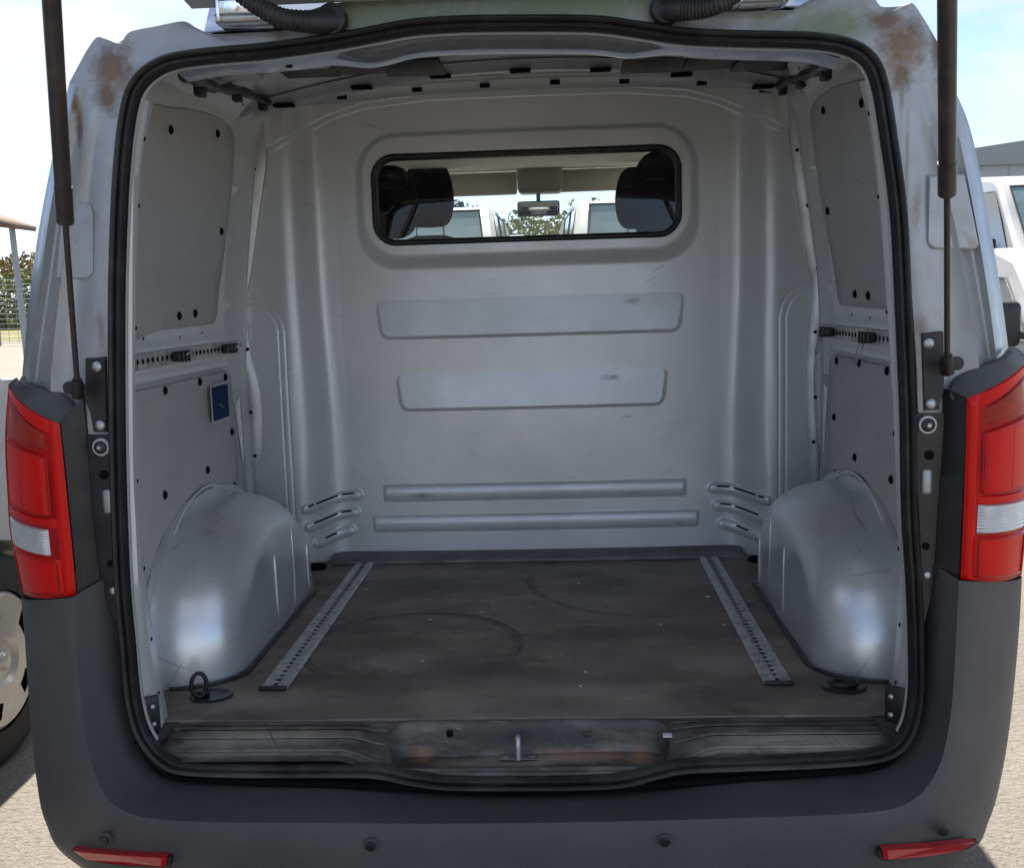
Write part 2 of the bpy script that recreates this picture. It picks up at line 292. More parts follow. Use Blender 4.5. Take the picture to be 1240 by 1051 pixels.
# ================================================================== SETTING
gm = mat('pale_worn_asphalt', (0.20, 0.180, 0.155), 0.95, spec=0.2, var=0.12, vscale=1.5, dirt=(0.10, 0.09, 0.075), dscale=45, damt=0.75, bump=1.0, bscale=70)
gm.node_tree.nodes['Bump'].inputs['Distance'].default_value = 0.012
grid('ground', [[(x, y, 0) for y in (-60, -6, 12, 40, 300, 1500)] for x in (-1200, -60, -8, 8, 60, 1200)], gm, flip=True)['kind'] = 'structure'
am = mat('far_tarmac', (0.21, 0.185, 0.155), 0.9, var=0.12, vscale=0.6, bump=0.3, bscale=40)
grid('road', [[(x, y, 0.004) for y in (5.2, 46)] for x in (-90, 90)], am, flip=True)['kind'] = 'structure'
grid('grass_verge', [[(x, y, 0.02) for y in (46, 50, 60, 160)] for x in np.linspace(-190, 160, 16)], grass_m, flip=True)['kind'] = 'structure'

# ================================================================== THE VAN
van = empty('van'); tag(van, 'silver van filling the photo, tailgate raised over its empty load bay', 'van')
FLOOR = 0.56

# ---- bulkhead --------------------------------------------------------------
def bulk_y(X, Z):
    A = np.abs(X); Y = np.full_like(X, 1.42)
    zc = np.clip((Z-0.56)/1.4, 0, 1)
    x0 = 0.615+0.03*ss((zc-0.15)/0.5); wd = 0.15-0.055*ss((zc-0.05)/0.5)       # shoulder that steps toward the load bay
    amp = 0.085-0.030*zc
    tt = (A-x0+0.012)/(wd+0.030); Y -= amp*(0.35*ss(tt)+0.65*ss(ss(tt*.5+.25)*2-.5))
    Y -= 0.006*np.exp(-((A-x0-wd*1.25)/0.035)**2)*ss((Z-0.9)/0.3)               # pressed bead along the shoulder
    Y -= 0.012*(1-(X/0.6)**2).clip(0, 1)                                           # faint crown
    # window surround
    dA = sd_rr(X, Z, 0, 1.722, 0.505, 0.178, 0.11); dB = sd_rr(X, Z, 0, 1.702, 0.538, 0.213, 0.13)
    t = np.where(dA <= 0, 1.0, np.where(dB >= 0, 0.0, (-dB)/(dA-dB+1e-9))); Y -= 0.030*ss(t)
    # two tapered pads, flush above, proud below
    for z0, z1, w in ((1.275, 1.402, 0.492), (1.043, 1.168, 0.438)):
        zz = np.clip((z1-Z)/(z1-z0), 0, 1); d = sd_rr(X, Z, 0, (z0+z1)/2, w-0.016*zz, (z1-z0)/2, 0.03)
        Y -= (0.0+0.0125*zz)*ss(-d/0.009)
    # two ribs
    for z, w in ((0.777, 0.490), (0.676, 0.530)):
        d = np.abs(Z-z); e = ss((w-A)/0.008); Y -= 0.012*e*np.sqrt(np.clip(1-(d/0.027)**2, 0, 1))
    # ventilation louvres low in the shoulders
    for a, b, c in LOUV:
        d = np.minimum(sd_seg(A, Z, *a, *b), sd_seg(A, Z, *b, *c)); Y -= 0.011*np.sqrt(np.clip(1-(d/0.017)**2, 0, 1))
    # double crease around the side step
    d = np.abs(sd_rr(A, Z, 1.10, 0.60, 0.325, 0.815, 0.11)+0.004); Y += 0.003*ss(1-np.abs(d-0.010)/0.0042)
    # gusset along the top edge
    zt = np.interp(A, [0, .3, .5, .6, .67, .76, .80, .9], [2.012, 2.010, 1.992, 1.965, 1.932, 1.875, 1.862, 1.862]); Y -= 0.022*ss((Z-zt)/0.014)
    Y -= 0.035*ss((Z-2.025)/0.02)
    Y += 0.0012*np.sin(X*7+1)*np.cos(Z*9)
    return Y
LOUV = [((0.730, 0.742), (0.630, 0.768), (0.578, 0.772)), ((0.722, 0.683), (0.630, 0.710), (0.590, 0.714)), ((0.700, 0.625), (0.625, 0.650), (0.606, 0.654))]
xs = np.linspace(-0.93, 0.93, 531); zs = np.linspace(0.56, 2.06, 429)
XX, ZZ = np.meshgrid(xs, zs, indexing='ij'); YY = bulk_y(XX, ZZ)
keep = sd_rr(XX, ZZ, 0, 1.708, 0.470, 0.130, 0.062) > -0.002
V = np.stack([XX, YY, ZZ], -1).reshape(-1, 3); nv = len(zs); F = []
kk = keep.reshape(-1)
for i in range(len(xs)-1):
    for j in range(nv-1):
        a = i*nv+j
        if kk[a] and kk[a+1] and kk[a+nv] and kk[a+nv+1]: F.append((a, a+nv, a+nv+1, a+1))
bulkhead = mesh('bulkhead', V, F, paint_in, van, ang=60)
add_stains(paint_in, [(tuple(atY(510, 600, 1.4)), (0.06, 0.3, 0.012)), (tuple(atY(765, 597, 1.4)), (0.05, 0.3, 0.006)), (tuple(atY(740, 457, 1.4)), (0.04, 0.3, 0.012)), (tuple(atY(766, 364, 1.4)), (0.03, 0.3, 0.015)),
   (tuple(atY(760, 505, 1.4)), (0.025, 0.3, 0.004)), (tuple(atY(345, 612, 1.35)), (0.02, 0.3, 0.01)), (tuple(atY(822, 633, 1.4)), (0.02, 0.3, 0.006))], (0.10, 0.085, 0.065), soft=0.9, nscale=45, amt=0.5)
win = rrect(0.471, 0.131, 0.063, 12)
tube('window_seal', [(x, 1.381, z+1.708) for x, z in win], 0.0095, rubber, bulkhead, 10, True)
tube('window_seal_lip', [(x*0.992, 1.397, z*0.97+1.708) for x, z in win], 0.007, rubber, bulkhead, 8, True)
mesh('window_glass', [(x, 1.392, z+1.708) for x, z in win], [tuple(range(len(win)))], glass, bulkhead, False)
def by(x, z): return float(bulk_y(np.array([float(x)]), np.array([float(z)]))[0])
for s in (-1, 1):
    for (a, b, c), cuts in zip(LOUV, (((0.05, 0.20), (0.26, 0.78), (0.82, 1.0, 1)), ((0.12, 0.78), (0.82, 1.0, 1)), ((0.25, 0.72),))):
        line = resample([(x, 0, z+0.008) for x, z in (a, b, c)], 60)
        for ct in cuts:
            seg = line[int(ct[0]*46):int(ct[1]*46)+1] if len(ct) == 2 else line[40:56]
            tube('louvre_slot', [(s*p[0], by(p[0], p[2])+0.001, p[2]) for p in seg[::3]], 0.0032, black, bulkhead, 6)
# top flange with square slots
top = [(x, by(x, 2.055)-0.004, 2.055-0.028*(x/0.8)**2) for x in np.linspace(-0.80, 0.80, 40)]
V = []; 
for x, y, z in top: V += [(x, y-0.03, z), (x, y-0.034, z-0.012), (x, y-0.012, z-0.016), (x, y+0.03, z-0.03)]
mesh('bulkhead_flange', V, gridfaces(40, 4), paint_in, bulkhead, solid=0.002)
for px, py in ((414, 118), (505, 109), (587, 104), (672, 100), (756, 99), (850, 101)):
    p = atY(px, py, 1.325); box('slot', p, (0.03, 0.012, 0.012), black, bulkhead, bevel=0.002)
for s, (px, py) in ((-1, (333, 128)), (1, (931, 106))):
    p = atY(px, py, 1.315); box('corner_notch', p, (0.055, 0.02, 0.028), black, bulkhead, bevel=0.004)

tube('flange_edge', [(x, 1.285, 2.047-0.040*(abs(x)/.8)**2) for x in np.linspace(-.74, .74, 40)], .006, edge_m, bulkhead, 8)
# side flanges of the bulkhead, with black clips
for s in (-1, 1):
    if s < 0:
        inn = [(318, 132), (322, 190), (313, 260), (303, 335), (298, 365), (303, 425), (314, 470), (317, 520), (313, 580), (312, 640)]
        outr = [(300, 140), (307, 190), (297, 255), (290, 335), (287, 365), (291, 415), (299, 465), (302, 515), (299, 575), (296, 640)]
    else:
        inn = [(952, 118), (957, 170), (966, 240), (978, 320), (984, 345), (979, 400), (975, 450), (976, 500), (980, 560), (982, 620)]
        outr = [(962, 112), (968, 165), (978, 235), (990, 315), (996, 340), (992, 395), (986, 445), (987, 495), (991, 555), (995, 620)]
    a = spline([atY(*p, 1.340) for p in inn], 60); b = spline([atY(*p, 1.330) for p in outr], 60)
    rows = [[p+np.array([0, 0.02, 0]), p, (p+q)/2+np.array([0, -.003, 0]), q, q+np.array([0, 0.02, 0])] for p, q in zip(a, b)]
    fl = grid('bulkhead_side_flange', rows, paint_dull, van)  # same paint as the bulkhead, darkened here for the shading of its angle
    for px, py in ([(308, 205), (300, 271), (294, 347), (300, 423), (304, 499), (309, 552)] if s < 0 else [(965, 182), (978, 249), (990, 325), (987, 402), (987, 481), (985, 535)]):
        disc('clip', atY(px, py, 1.331), (0, -1, 0), 0.0055, 0.004, black, fl, 10, 0.002)

# ---- side walls --------------------------------------------------------------
def sx(z): return np.interp(z, [.5, .56, 1.2, 1.45, 1.9, 2.05], [.83, .83, .83, .815, .75, .69])
def side_x(Y, Z):
    X = sx(Z).copy()
    dd = 0.112-0.030*ss((Z-1.6)/0.35)
    X += dd*ss((Y-0.965)/0.10)-(dd-0.050)*ss((Y-1.22)/0.10)          # hollow pillar beside the bulkhead
    X += 0.014                                                          # panels sit proud of it
    X -= 0.016*np.exp(-((Y-1.03)/0.035)**2)*ss((Z-1.38)/0.04)          # rolled edge of the pillar
    for zc in (1.545+0.17, 1.40): X -= 0.018*np.exp(-((Z-zc)/0.016)**2)*ss((Y-0.93)/0.04)*ss((1.20-Y)/0.06)
    # belt member between the boards
    X -= 0.022*ss(1-np.abs(Z-1.28)/0.060)*ss((1.10-Y)/0.05)
    X += 0.012*ss(1-np.abs(Z-1.283)/0.026)*ss((1.05-Y)/0.04)
    X -= 0.010*ss(1-np.abs(Z-1.232)/0.010)*ss((1.05-Y)/0.04)
    X -= 0.03*ss((Z-1.90)/0.05)*ss((1.1-Y)/0.2)
    return X
for s in (-1, 1):
    ys = np.linspace(0.10, 1.37, 150); zz = np.linspace(0.56, 2.04, 170)
    Yg, Zg = np.meshgrid(ys, zz, indexing='ij'); Zg = np.where(Zg > 1.6, 1.6+(Zg-1.6)*np.minimum(1, (.255+.22*Yg)/.44), Zg); Xg = side_x(Yg, Zg)*s
    V = np.stack([Xg, Yg, Zg], -1).reshape(-1, 3); F = gridfaces(150, 170)
    if s > 0: F = [q[::-1] for q in F]
    frame = mesh('side_wall', V, F, paint_in, van, ang=60)
    # hardboard panels
    def panel(name, outline, clips):
        o = [(p[0], p[1]) for p in outline]; bm = bmesh.new()
        yc = sum(p[0] for p in o)/len(o); zc = sum(p[1] for p in o)/len(o)
        rows = []
        zmin = min(p[1] for p in o); zmax = max(p[1] for p in o)
        ring = resample([(0, p[0], p[1]) for p in o], 120, True)
        vv = []; ff = []
        def P(y, z, off): return (s*(float(sx(np.array(z)))-0.000-off+0.006), y, z)
        lv = [(1.0, -0.006), (1.0, 0.002), (0.992, 0.0045)] + [(k, 0.0045) for k in (0.8, 0.6, 0.4, 0.2, 0.05)]
        for k, off in lv:
            for r_ in ring: vv.append(P(yc+(r_[1]-yc)*k, zc+(r_[2]-zc)*k, off))
        n = 120
        for i in range(len(lv)-1):
            for j in range(n): ff.append((i*n+j, i*n+(j+1) % n, (i+1)*n+(j+1) % n, (i+1)*n+j))
        ff.append(tuple((len(lv)-1)*n+j for j in range(n)))
        ob = mesh(name, vv, ff, board, van, ang=50)
        for y, z in clips:
            v, f = disc_vf(P(y, z, 0.004), (-s, 0, 0), 0.0105, 0.004, 12, 0.003); mesh('push_rivet', v, f, black, ob)
        return ob
    up = spline([(0, .27, 1.35), (0, .27, 1.6), (0, .30, 1.80), (0, .50, 1.846), (0, .75, 1.872), (0, .90, 1.862), (0, .935, 1.80), (0, .925, 1.60), (0, .885, 1.42), (0, .86, 1.36), (0, .80, 1.352), (0, .5, 1.348)], 140, True)
    panel('upper_lining_panel', [(p[1], p[2]) for p in up], [(.475, 1.795), (.785, 1.833), (.87, 1.595), (.59, 1.378), (.70, 1.382)])
    lo = [(.27, 1.218), (.96, 1.218), (.985, 1.20), (1.00, 1.05), (1.00, .90), (.97, .87)]
    lo += [(.69+.33*math.cos(a)*(1.0), .56+.378*math.sin(a)) for a in np.linspace(R(42), R(152), 16)] + [(.27, .80)]
    low = panel('lower_lining_panel', lo, [(.493, 1.206), (.727, 1.207), (.93, 1.203), (.957, 1.047), (.742, .975), (.447, .966), (.947, .895)] if s < 0 else [(.472, 1.210), (.692, 1.214), (.90, 1.206), (.922, 1.053), (.72, .975), (.431, .970), (.907, .902)])
    # perforated lashing rail on the belt
    xr = s*(0.825-0.004)
    v = []; rail = box('lashing_rail', (xr, 0.64, 1.283), (0.008, 0.74, 0.036), alu, van, bevel=0.002)
    for k in range(26): disc('rail_hole', (xr-s*0.0042, 0.29+k*0.028, 1.283), (-s, 0, 0), 0.0065, 0.0006, black, rail, 10)
    for y0, sw in ((0.547, 0.6), (0.912, 1.0)):
        cl = box('strap_clip', (xr-s*0.014, y0, 1.283), (0.024, 0.066, 0.024), plastic, van, bevel=0.005)
        for q in (-0.022, 0, 0.022): box('clip_rib', (xr-s*0.027, y0+q, 1.283), (0.005, 0.008, 0.027), plastic, cl, bevel=0.001)
        a0 = (np.array([xr-s*0.02, y0+0.03*sw, 1.275])); ring = [a0+np.array([-s*0.014*(1-math.cos(t))*0.6, 0.018*math.sin(t), -0.027*(1-math.cos(t))*(1 if s > 0 else -0.35) ]) for t in np.linspace(0, 2*math.pi, 20, endpoint=False)]
        tube('wire_loop', ring, 0.0018, steel, cl, 6, True)
    # holes in the upper frame
    for y, z, r_ in ((.45, 1.93, .006), (.55, 1.925, .004), (.62, 1.945, .006), (.68, 1.93, .004), (.85, 1.95, .006), (.93, 1.93, .005), (1.0, 1.955, .008), (.40, 1.33, .004), (.62, 1.325, .004), (.78, 1.33, .004)):
        xx = float(side_x(np.array([y]), np.array([z]))[0]); disc('frame_hole', (s*xx, y, z), (-s, 0, 0), r_, 0.001, black, frame, 10)
    # arch seam bead around the wheel box
    tube('arch_seam', [(s*0.8225, .69+.385*math.cos(a)*(1 if math.cos(a) < 0 else 1.0), .56+.378*math.sin(a)) for a in np.linspace(R(35), R(165), 40)], 0.003, paint_in, frame, 6)
    # pillar foot cut-out
    xq = 0.90
    fr = [(.985, 1.16), (1.0, 1.16), (1.0, .86), (.985, .86)]
    box('pillar_gusset', (s*0.845, 1.045, 0.99), (0.012, 0.09, 0.33), paint_dull, frame, bevel=0.003)
    mesh('pillar_opening', [(s*0.8375, 1.02, 1.12), (s*0.8375, 1.065, 1.135), (s*0.8375, 1.075, 0.98), (s*0.8375, 1.06, .93)], [(0, 1, 2, 3)], galv, frame, False)
tag(bpy.data.objects['lower_lining_panel'], 'lower hardboard panel with the blue sticker')
# sticker on the left panel
lowp = bpy.data.objects['lower_lining_panel']
st = box('blue_label', (-0.8165, 0.836, 1.143), (0.0012, 0.142, 0.10), white_s, lowp, bevel=0)
st2 = box('blue_print', (-0.8155, 0.836, 1.143), (0.0008, 0.130, 0.090), blue_s, lowp, bevel=0)

for dy, dz, a_, b_ in ((-.005, -.006, .008, .0016), (.010, -.014, .010, .0012)):
    box('label_mark', (-0.8149, 0.836+dy, 1.143+dz), (.0006, a_, b_*2), white_s, lowp, bevel=0)

# ---- wheel boxes ---------------------------------------------------------------
for s in (-1, 1):
    rows = []; nth = 56
    for ph in ['f1', 'f2']+list(np.linspace(0, math.pi/2, 18)) + ['c1', 'c2', 'c3']:
        row = []
        for th in np.linspace(0, math.pi, nth):
            c, q = math.cos(th), math.sin(th)
            ly = 0.47 if c > 0 else 0.43
            if isinstance(ph, float) or isinstance(ph, np.floating):
                k = 1-0.30*(1-math.cos(ph)); inx = max(.0105, 0.19*math.sin(ph)**0.9)
            elif ph in ('f1', 'f2'): k, inx = (1.065, .004) if ph == 'f1' else (1.058, .0125)
            else:
                k = 0.70*{'c1': 0.92, 'c2': 0.5, 'c3': 0.02}[ph]; inx = 0.19+{'c1': .001, 'c2': .003, 'c3': .004}[ph]
            y = 0.70+ly*k*np.sign(c)*abs(c)**0.86; z = 0.555+0.352*k*q**0.82
            if q < 0.02: z = 0.553
            inx -= .0022*math.sin(y*23+z*17)*math.sin(z*31+s)+.0035*math.exp(-((y-.55)/.05)**2-((z-.72)/.06)**2)
            row.append((s*(0.835-inx+0.02*max(0, (y-0.9))), y, z))
        rows.append(row)
    arch = grid('wheel_box', rows, paint_arch, van, flip=(s > 0), ang=60)
    for i, (y, h0, h1) in enumerate(((0.66, .575, .765), (0.83, .575, .80), (0.99, .575, .715))):
        v, f = tube_vf([(s*(0.6435+0.02*max(0, y-0.9)), y, h0+(h1-h0)*t) for t in np.linspace(0, 1, 8)], 0, 8, rfn=lambda t: .0045*min(1, 6*t+.05, 6*(1-t)+.05)); mesh('pressed_rib', v, f, paint_arch, arch)
    tube('floor_seam', [(s*(0.83-0.19*math.sin(p)**.9-0.004), 0.70-0.43*(1-0.30*(1-math.cos(p)))-0.004, 0.5625) for p in np.linspace(0.2, math.pi/2, 14)]+[(s*0.636, y, 0.5625) for y in np.linspace(0.41, 1.03, 12)], 0.005, rubber, arch, 6)

# ---- load floor ------------------------------------------------------------------
fm = mat('worn_dark_floor', (0.155, 0.126, 0.107), 0.52, 0, 0, var=0.5, vscale=6, dirt=(0.34, 0.285, 0.235), dscale=7, damt=0.9, bump=0.35, bscale=160, rvar=0.12, stretch=(0.55, 1, 1))
t_ = fm.node_tree; bs = t_.nodes['Principled BSDF']
def ring_mark(cx, cy, r0, wd, amt, nsc, colr, a0=None):
    tcn = t_.nodes.new('ShaderNodeTexCoord'); s_ = t_.nodes.new('ShaderNodeVectorMath'); s_.operation = 'SUBTRACT'; s_.inputs[1].default_value = (cx, cy, 0); t_.links.new(tcn.outputs['Object'], s_.inputs[0])
    m_ = t_.nodes.new('ShaderNodeVectorMath'); m_.operation = 'MULTIPLY'; m_.inputs[1].default_value = (1, 1, 0); t_.links.new(s_.outputs[0], m_.inputs[0])
    l_ = t_.nodes.new('ShaderNodeVectorMath'); l_.operation = 'LENGTH'; t_.links.new(m_.outputs[0], l_.inputs[0])
    n_ = t_.nodes.new('ShaderNodeTexNoise'); n_.inputs['Scale'].default_value = nsc; n_.inputs['Detail'].default_value = 5; t_.links.new(tcn.outputs['Object'], n_.inputs['Vector'])
    d_ = t_.nodes.new('ShaderNodeMath'); d_.operation = 'SUBTRACT'; d_.inputs[1].default_value = r0; t_.links.new(l_.outputs['Value'], d_.inputs[0])
    a_ = t_.nodes.new('ShaderNodeMath'); a_.operation = 'ABSOLUTE'; t_.links.new(d_.outputs[0], a_.inputs[0])
    r_ = t_.nodes.new('ShaderNodeMapRange'); r_.inputs['From Min'].default_value = wd; r_.inputs['From Max'].default_value = 0; r_.inputs['To Max'].default_value = amt; t_.links.new(a_.outputs[0], r_.inputs['Value'])
    k_ = t_.nodes.new('ShaderNodeMapRange'); k_.inputs['From Min'].default_value = 0.42; k_.inputs['From Max'].default_value = 0.56; t_.links.new(n_.outputs['Fac'], k_.inputs['Value'])
    u_ = t_.nodes.new('ShaderNodeMath'); u_.operation = 'MULTIPLY'; t_.links.new(r_.outputs[0], u_.inputs[0]); t_.links.new(k_.outputs[0], u_.inputs[1])
    x_ = t_.nodes.new('ShaderNodeMix'); x_.data_type = 'RGBA'; x_.inputs['B'].default_value = (*colr, 1)
    t_.links.new(bs.inputs['Base Color'].links[0].from_socket, x_.inputs['A']); t_.links.new(u_.outputs[0], x_.inputs['Factor']); t_.links.new(x_.outputs['Result'], bs.inputs['Base Color'])
add_scratches(fm, (0.26, 0.25, 0.23), .55, (5, 95, 130, 60), 7, 40, .66); add_scratches(fm, (0.015, 0.015, 0.015), .7, (170, 75, 20), 6, 40, .67)
c0 = atZ(500, 782, FLOOR); e0 = atZ(630, 780, FLOOR); rr0 = float(np.hypot(*(e0-c0)[:2]))
for dr, wd in ((0, .006), (-.012, .004), (.006, .003)): ring_mark(c0[0], c0[1], rr0+dr, wd*1.4, 0.95, 2.2, (0.010, 0.011, 0.011))
c1 = atZ(790, 700, FLOOR); e1 = atZ(790, 745, FLOOR)
for dr in (0, .012): ring_mark(c1[0], c1[1], float(abs(e1[1]-c1[1]))+dr, .007, 0.8, 3.1, (0.014, 0.013, 0.012))
add_stains(fm, [(tuple(atZ(500, 715, FLOOR)), (0.16, 0.10, 1)), (tuple(atZ(690, 830, FLOOR)), (0.14, 0.05, 1))], (0.085, 0.042, 0.034), soft=1.2, nscale=9, amt=0.6)
add_stains(fm, [(tuple(atZ(700, 835, FLOOR)), (0.22, 0.06, 1)), (tuple(atZ(480, 800, FLOOR)), (0.14, 0.10, 1)), (tuple(atZ(300, 850, FLOOR)), (0.2, 0.05, 1)), (tuple(atZ(870, 800, FLOOR)), (0.14, 0.10, 1))], (0.28, 0.26, 0.235), soft=1.0, nscale=16, amt=0.65)
xs_ = np.linspace(-0.84, 0.84, 40); ys_ = [0.102, 0.104]+list(np.linspace(0.15, 1.40, 24))
floor = grid('load_floor', [[(x, y, FLOOR-(0.012 if j == 0 else 0)+0.0008*math.sin(x*17)*math.sin(y*13)) for j, y in enumerate(ys_)] for x in xs_], fm, van, flip=True)
# bright crumbs
rs = random.Random(3)
for k in range(9): 
    x, y = rs.uniform(-.5, .5), rs.uniform(.2, 1.2); box('grit', (x, y, FLOOR+0.002), (0.006, 0.004, 0.002), white_s, floor, bevel=0)
for px, py, q in ((857, 722, .006), (808, 890, .012)):
    p = atZ(px, py, FLOOR+0.003); box('paper_scrap', p, (q*1.4, q, 0.003), white_s, floor, bevel=0)
# foot strip in front of the bulkhead
rows = [[(x, 1.335, FLOOR+0.001), (x, 1.337, FLOOR+0.010), (x, 1.39, FLOOR+0.022), (x, 1.43, FLOOR+0.024)] for x in np.linspace(-0.66, 0.66, 30)]
grid('bulkhead_foot', rows, foot_m, van, flip=True)
for s in (-1, 1): 
    v, f = disc_vf((s*0.70, 1.30, FLOOR), (0, 0, 1), 0.035, 0.01, 12); mesh('drain_well', v, f, black, floor)
# load rails with keyhole slots
for xa in (-0.548, 0.550):
    rl = van
    w0 = 0.031
    prof = [(-w0, 0.0), (-w0+.004, 0.005), (-0.014, 0.006), (-0.012, 0.003), (0.012, 0.003), (0.014, 0.006), (w0-.004, 0.005), (w0, 0.0)]
    rr_ = grid('floor_rail', [[(xa+a*1.0, y, FLOOR+0.002+b) for a, b in prof] for y in np.linspace(0.26, 1.335, 20)], alu, van, flip=True)
    for k in range(40):
        y = 0.285+k*0.0268; v, f = disc_vf((xa, y, FLOOR+0.0052), (0, 0, 1), 0.0052, 0.0006, 10); mesh('rail_slot', v, f, black, rr_)
    V = []
    for k in range(40):
        y = 0.2985+k*0.0268; V.append(tube_vf([(xa+dx, y+dy, FLOOR+0.0062) for dx, dy in ((-.009, -.004), (0, 0.003), (.009, -.004))], 0.0016, 5))
    merge('rail_teeth', V, steel, rr_)
    box('rail_end_stop', (xa, 0.262, FLOOR+0.006), (0.062, 0.012, 0.008), plastic, rr_, bevel=0.002)
# lashing points in the rear floor corners
for s, (px, py) in ((-1, (256, 843)), (1, (1022, 832))):
    c = atZ(px, py, FLOOR); el = []
    N = 28
    def E(a, b, z): return [(c[0]+a*math.cos(t), c[1]+b*math.sin(t), z) for t in np.linspace(0, 2*math.pi, N, endpoint=False)]
    rows = [E(.048, .040, FLOOR+.001), E(.043, .035, FLOOR+.005), E(.038, .030, FLOOR+.003), E(.034, .026, FLOOR-.010+.012), E(.02, .015, FLOOR+.0012), E(.001, .001, FLOOR+.0012)]
    wl = grid('lashing_well', rows, plastic, van, closed=True, flip=True)
    if s < 0: rg = [(c[0]-0.022+0.014*math.sin(t), c[1]-0.01+0.008*math.sin(t), FLOOR+0.030-0.026*math.cos(t)) for t in np.linspace(0, 2*math.pi, 24, endpoint=False)]
    else: rg = [(c[0]+0.028*math.cos(t), c[1]+0.018*math.sin(t), FLOOR+0.010) for t in np.linspace(0, 2*math.pi, 24, endpoint=False)]
    tube('lashing_ring', rg, 0.0048, rubber, wl, 8, True)
    box('ring_pivot', (c[0]-s*-0.01 if s > 0 else c[0]-0.02, c[1]+0.004, FLOOR+0.006), (0.03, 0.012, 0.010), plastic, wl, bevel=0.003)

# ---- sill with latch recess -------------------------------------------------------
sm = mat('scuffed_sill_plate', (0.055, 0.049, 0.043), 0.42, 0, 0.0, var=0.3, vscale=12, dirt=(0.24, 0.225, 0.20), dscale=16, damt=0.85, bump=0.3, bscale=140, rvar=0.1, stretch=(0.3, 1, 1))
add_stains(sm, [(tuple(atZ(510, 912, .497)), (0.035, 0.04, .016)), (tuple(atZ(700, 915, .497)), (0.14, 0.03, .016)), (tuple(atZ(775, 915, .497)), (0.035, 0.04, .016))], (0.34, 0.17, 0.10), soft=0.8, nscale=26, amt=0.8)
add_stains(sm, [(tuple(atZ(640, 918, .497)), (0.25, 0.035, .018)), (tuple(atZ(320, 890, .55)), (0.22, 0.035, 1)), (tuple(atZ(950, 890, .55)), (0.22, 0.03, 1))], (0.33, 0.295, 0.235), soft=0.9, nscale=18, amt=0.85)
add_stains(sm, [((0.02, .092, .528), (.25, .02, .020))], (0.03, 0.032, 0.036), soft=.6, nscale=14, amt=0.85)
add_scratches(sm, (0.26, 0.25, 0.22), .6, (0, 3, 12), 9, 30, .64); add_scratches(sm, (0.02, 0.02, 0.02), .7, (1, 178, 60), 6, 30, .66)
def sill_z(X, Y):
    cx = np.abs(X-0.02); cen_ = ss((0.37-cx)/0.12)
    zf = 0.531-0.046*cen_
    t = np.clip((0.1-Y)/0.1, 0, 1)
    Z = (FLOOR-0.003)*(1-t**1.3)+zf*t**1.3
    out_ = ss((cx-0.285)/0.006)
    for yy in (0.074, 0.047, 0.088): Z -= 0.012*ss(1-np.abs(Y-yy)/0.0026)*out_
    Z -= 0.006*ss((0.016-Y)/0.003)*out_
    Z += 0.004*ss(1-np.abs(Y-0.012)/0.006)
    d = sd_rr(X, Y, 0.02, 0.050, 0.275, 0.042, 0.04)
    k = ss(-d/0.014); Z = Z*(1-k)+(0.494+0.004*np.sin(X*9))*k
    Z += 0.003*ss(1-np.abs(d-0.004)/0.006)
    return Z
xg = np.linspace(-0.715, 0.72, 300); yg = np.linspace(-0.012, 0.1, 140)
Xg, Yg = np.meshgrid(xg, yg, indexing='ij'); Zg = sill_z(Xg, Yg)
V = np.stack([Xg, Yg, Zg], -1).reshape(-1, 3)
sill = mesh('sill_plate', V, [q[::-1] for q in gridfaces(300, 140)], sm, van, ang=60)
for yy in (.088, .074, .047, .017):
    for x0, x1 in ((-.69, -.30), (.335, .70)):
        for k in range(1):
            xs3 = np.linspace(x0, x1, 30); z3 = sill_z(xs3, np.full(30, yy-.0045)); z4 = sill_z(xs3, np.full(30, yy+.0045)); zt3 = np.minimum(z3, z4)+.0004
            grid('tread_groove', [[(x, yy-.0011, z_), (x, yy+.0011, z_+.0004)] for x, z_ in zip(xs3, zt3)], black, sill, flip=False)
c = atZ(628, 918, 0.497)
bm = bmesh.new(); add_box(bm, (c[0], c[1], 0.500), (0.075, 0.022, 0.003), bevel=0.0015); bm_link('striker_plate', bm, foot_m, sill)
tube('striker_loop', spline([(c[0], c[1]+0.010, 0.500), (c[0], c[1]+0.010, 0.530), (c[0], c[1]+0.003, 0.541), (c[0], c[1]-0.008, 0.535), (c[0], c[1]-0.012, 0.500)], 24), 0.0055, steel, sill, 10)
for dx in (-.026, .026): disc('bolt', (c[0]+dx, c[1], 0.501), (0, 0, 1), 0.008, 0.004, foot_m, sill, 6)
box('drain_slot', atY(545, 891, 0.090), (0.014, 0.008, 0.028), black, sill, bevel=0.002)
box('broken_clip', atY(711, 890, 0.090), (0.018, 0.01, 0.022), rubber, sill, bevel=0.003)
# patch filling the corners beside the sill and the structure below it
for s in (-1, 1): grid('floor_edge', [[(s*0.70, y, FLOOR-0.003), (s*0.84, y, FLOOR-0.003)] for y in (0.0, 0.11)], plastic, van, flip=(s > 0))

# ---- rear opening: curve of the weather seal ----------------------------------------
gask = [(147, 700), (142, 560), (140.5, 400), (142, 300), (147, 200), (156, 130), (170, 98), (200, 77), (250, 68), (320, 62), (400, 51), (450, 42), (500, 33), (560, 29), (640, 28), (720, 29), (775, 36), (830, 44), (900, 47), (980, 49), (1025, 56), (1052, 72), (1066, 103), (1077, 168), (1089, 260), (1095, 380), (1100, 500), (1102, 620), (1107, 700), (1110, 780), (1109, 850), (1096, 893), (1068, 913), (1000, 921), (900, 925), (830, 928), (795, 935), (755, 945), (700, 948), (620, 949), (540, 948), (495, 942), (455, 934), (400, 933), (300, 933), (225, 930), (197, 919), (174, 892), (161, 850), (154, 780)]
G3 = np.array([atY(x, y, -0.012) for x, y in gask]); GS = spline(G3, 420, True); GS = resample(GS, 420, True)
cen = np.array([0.02, 0, 1.2])
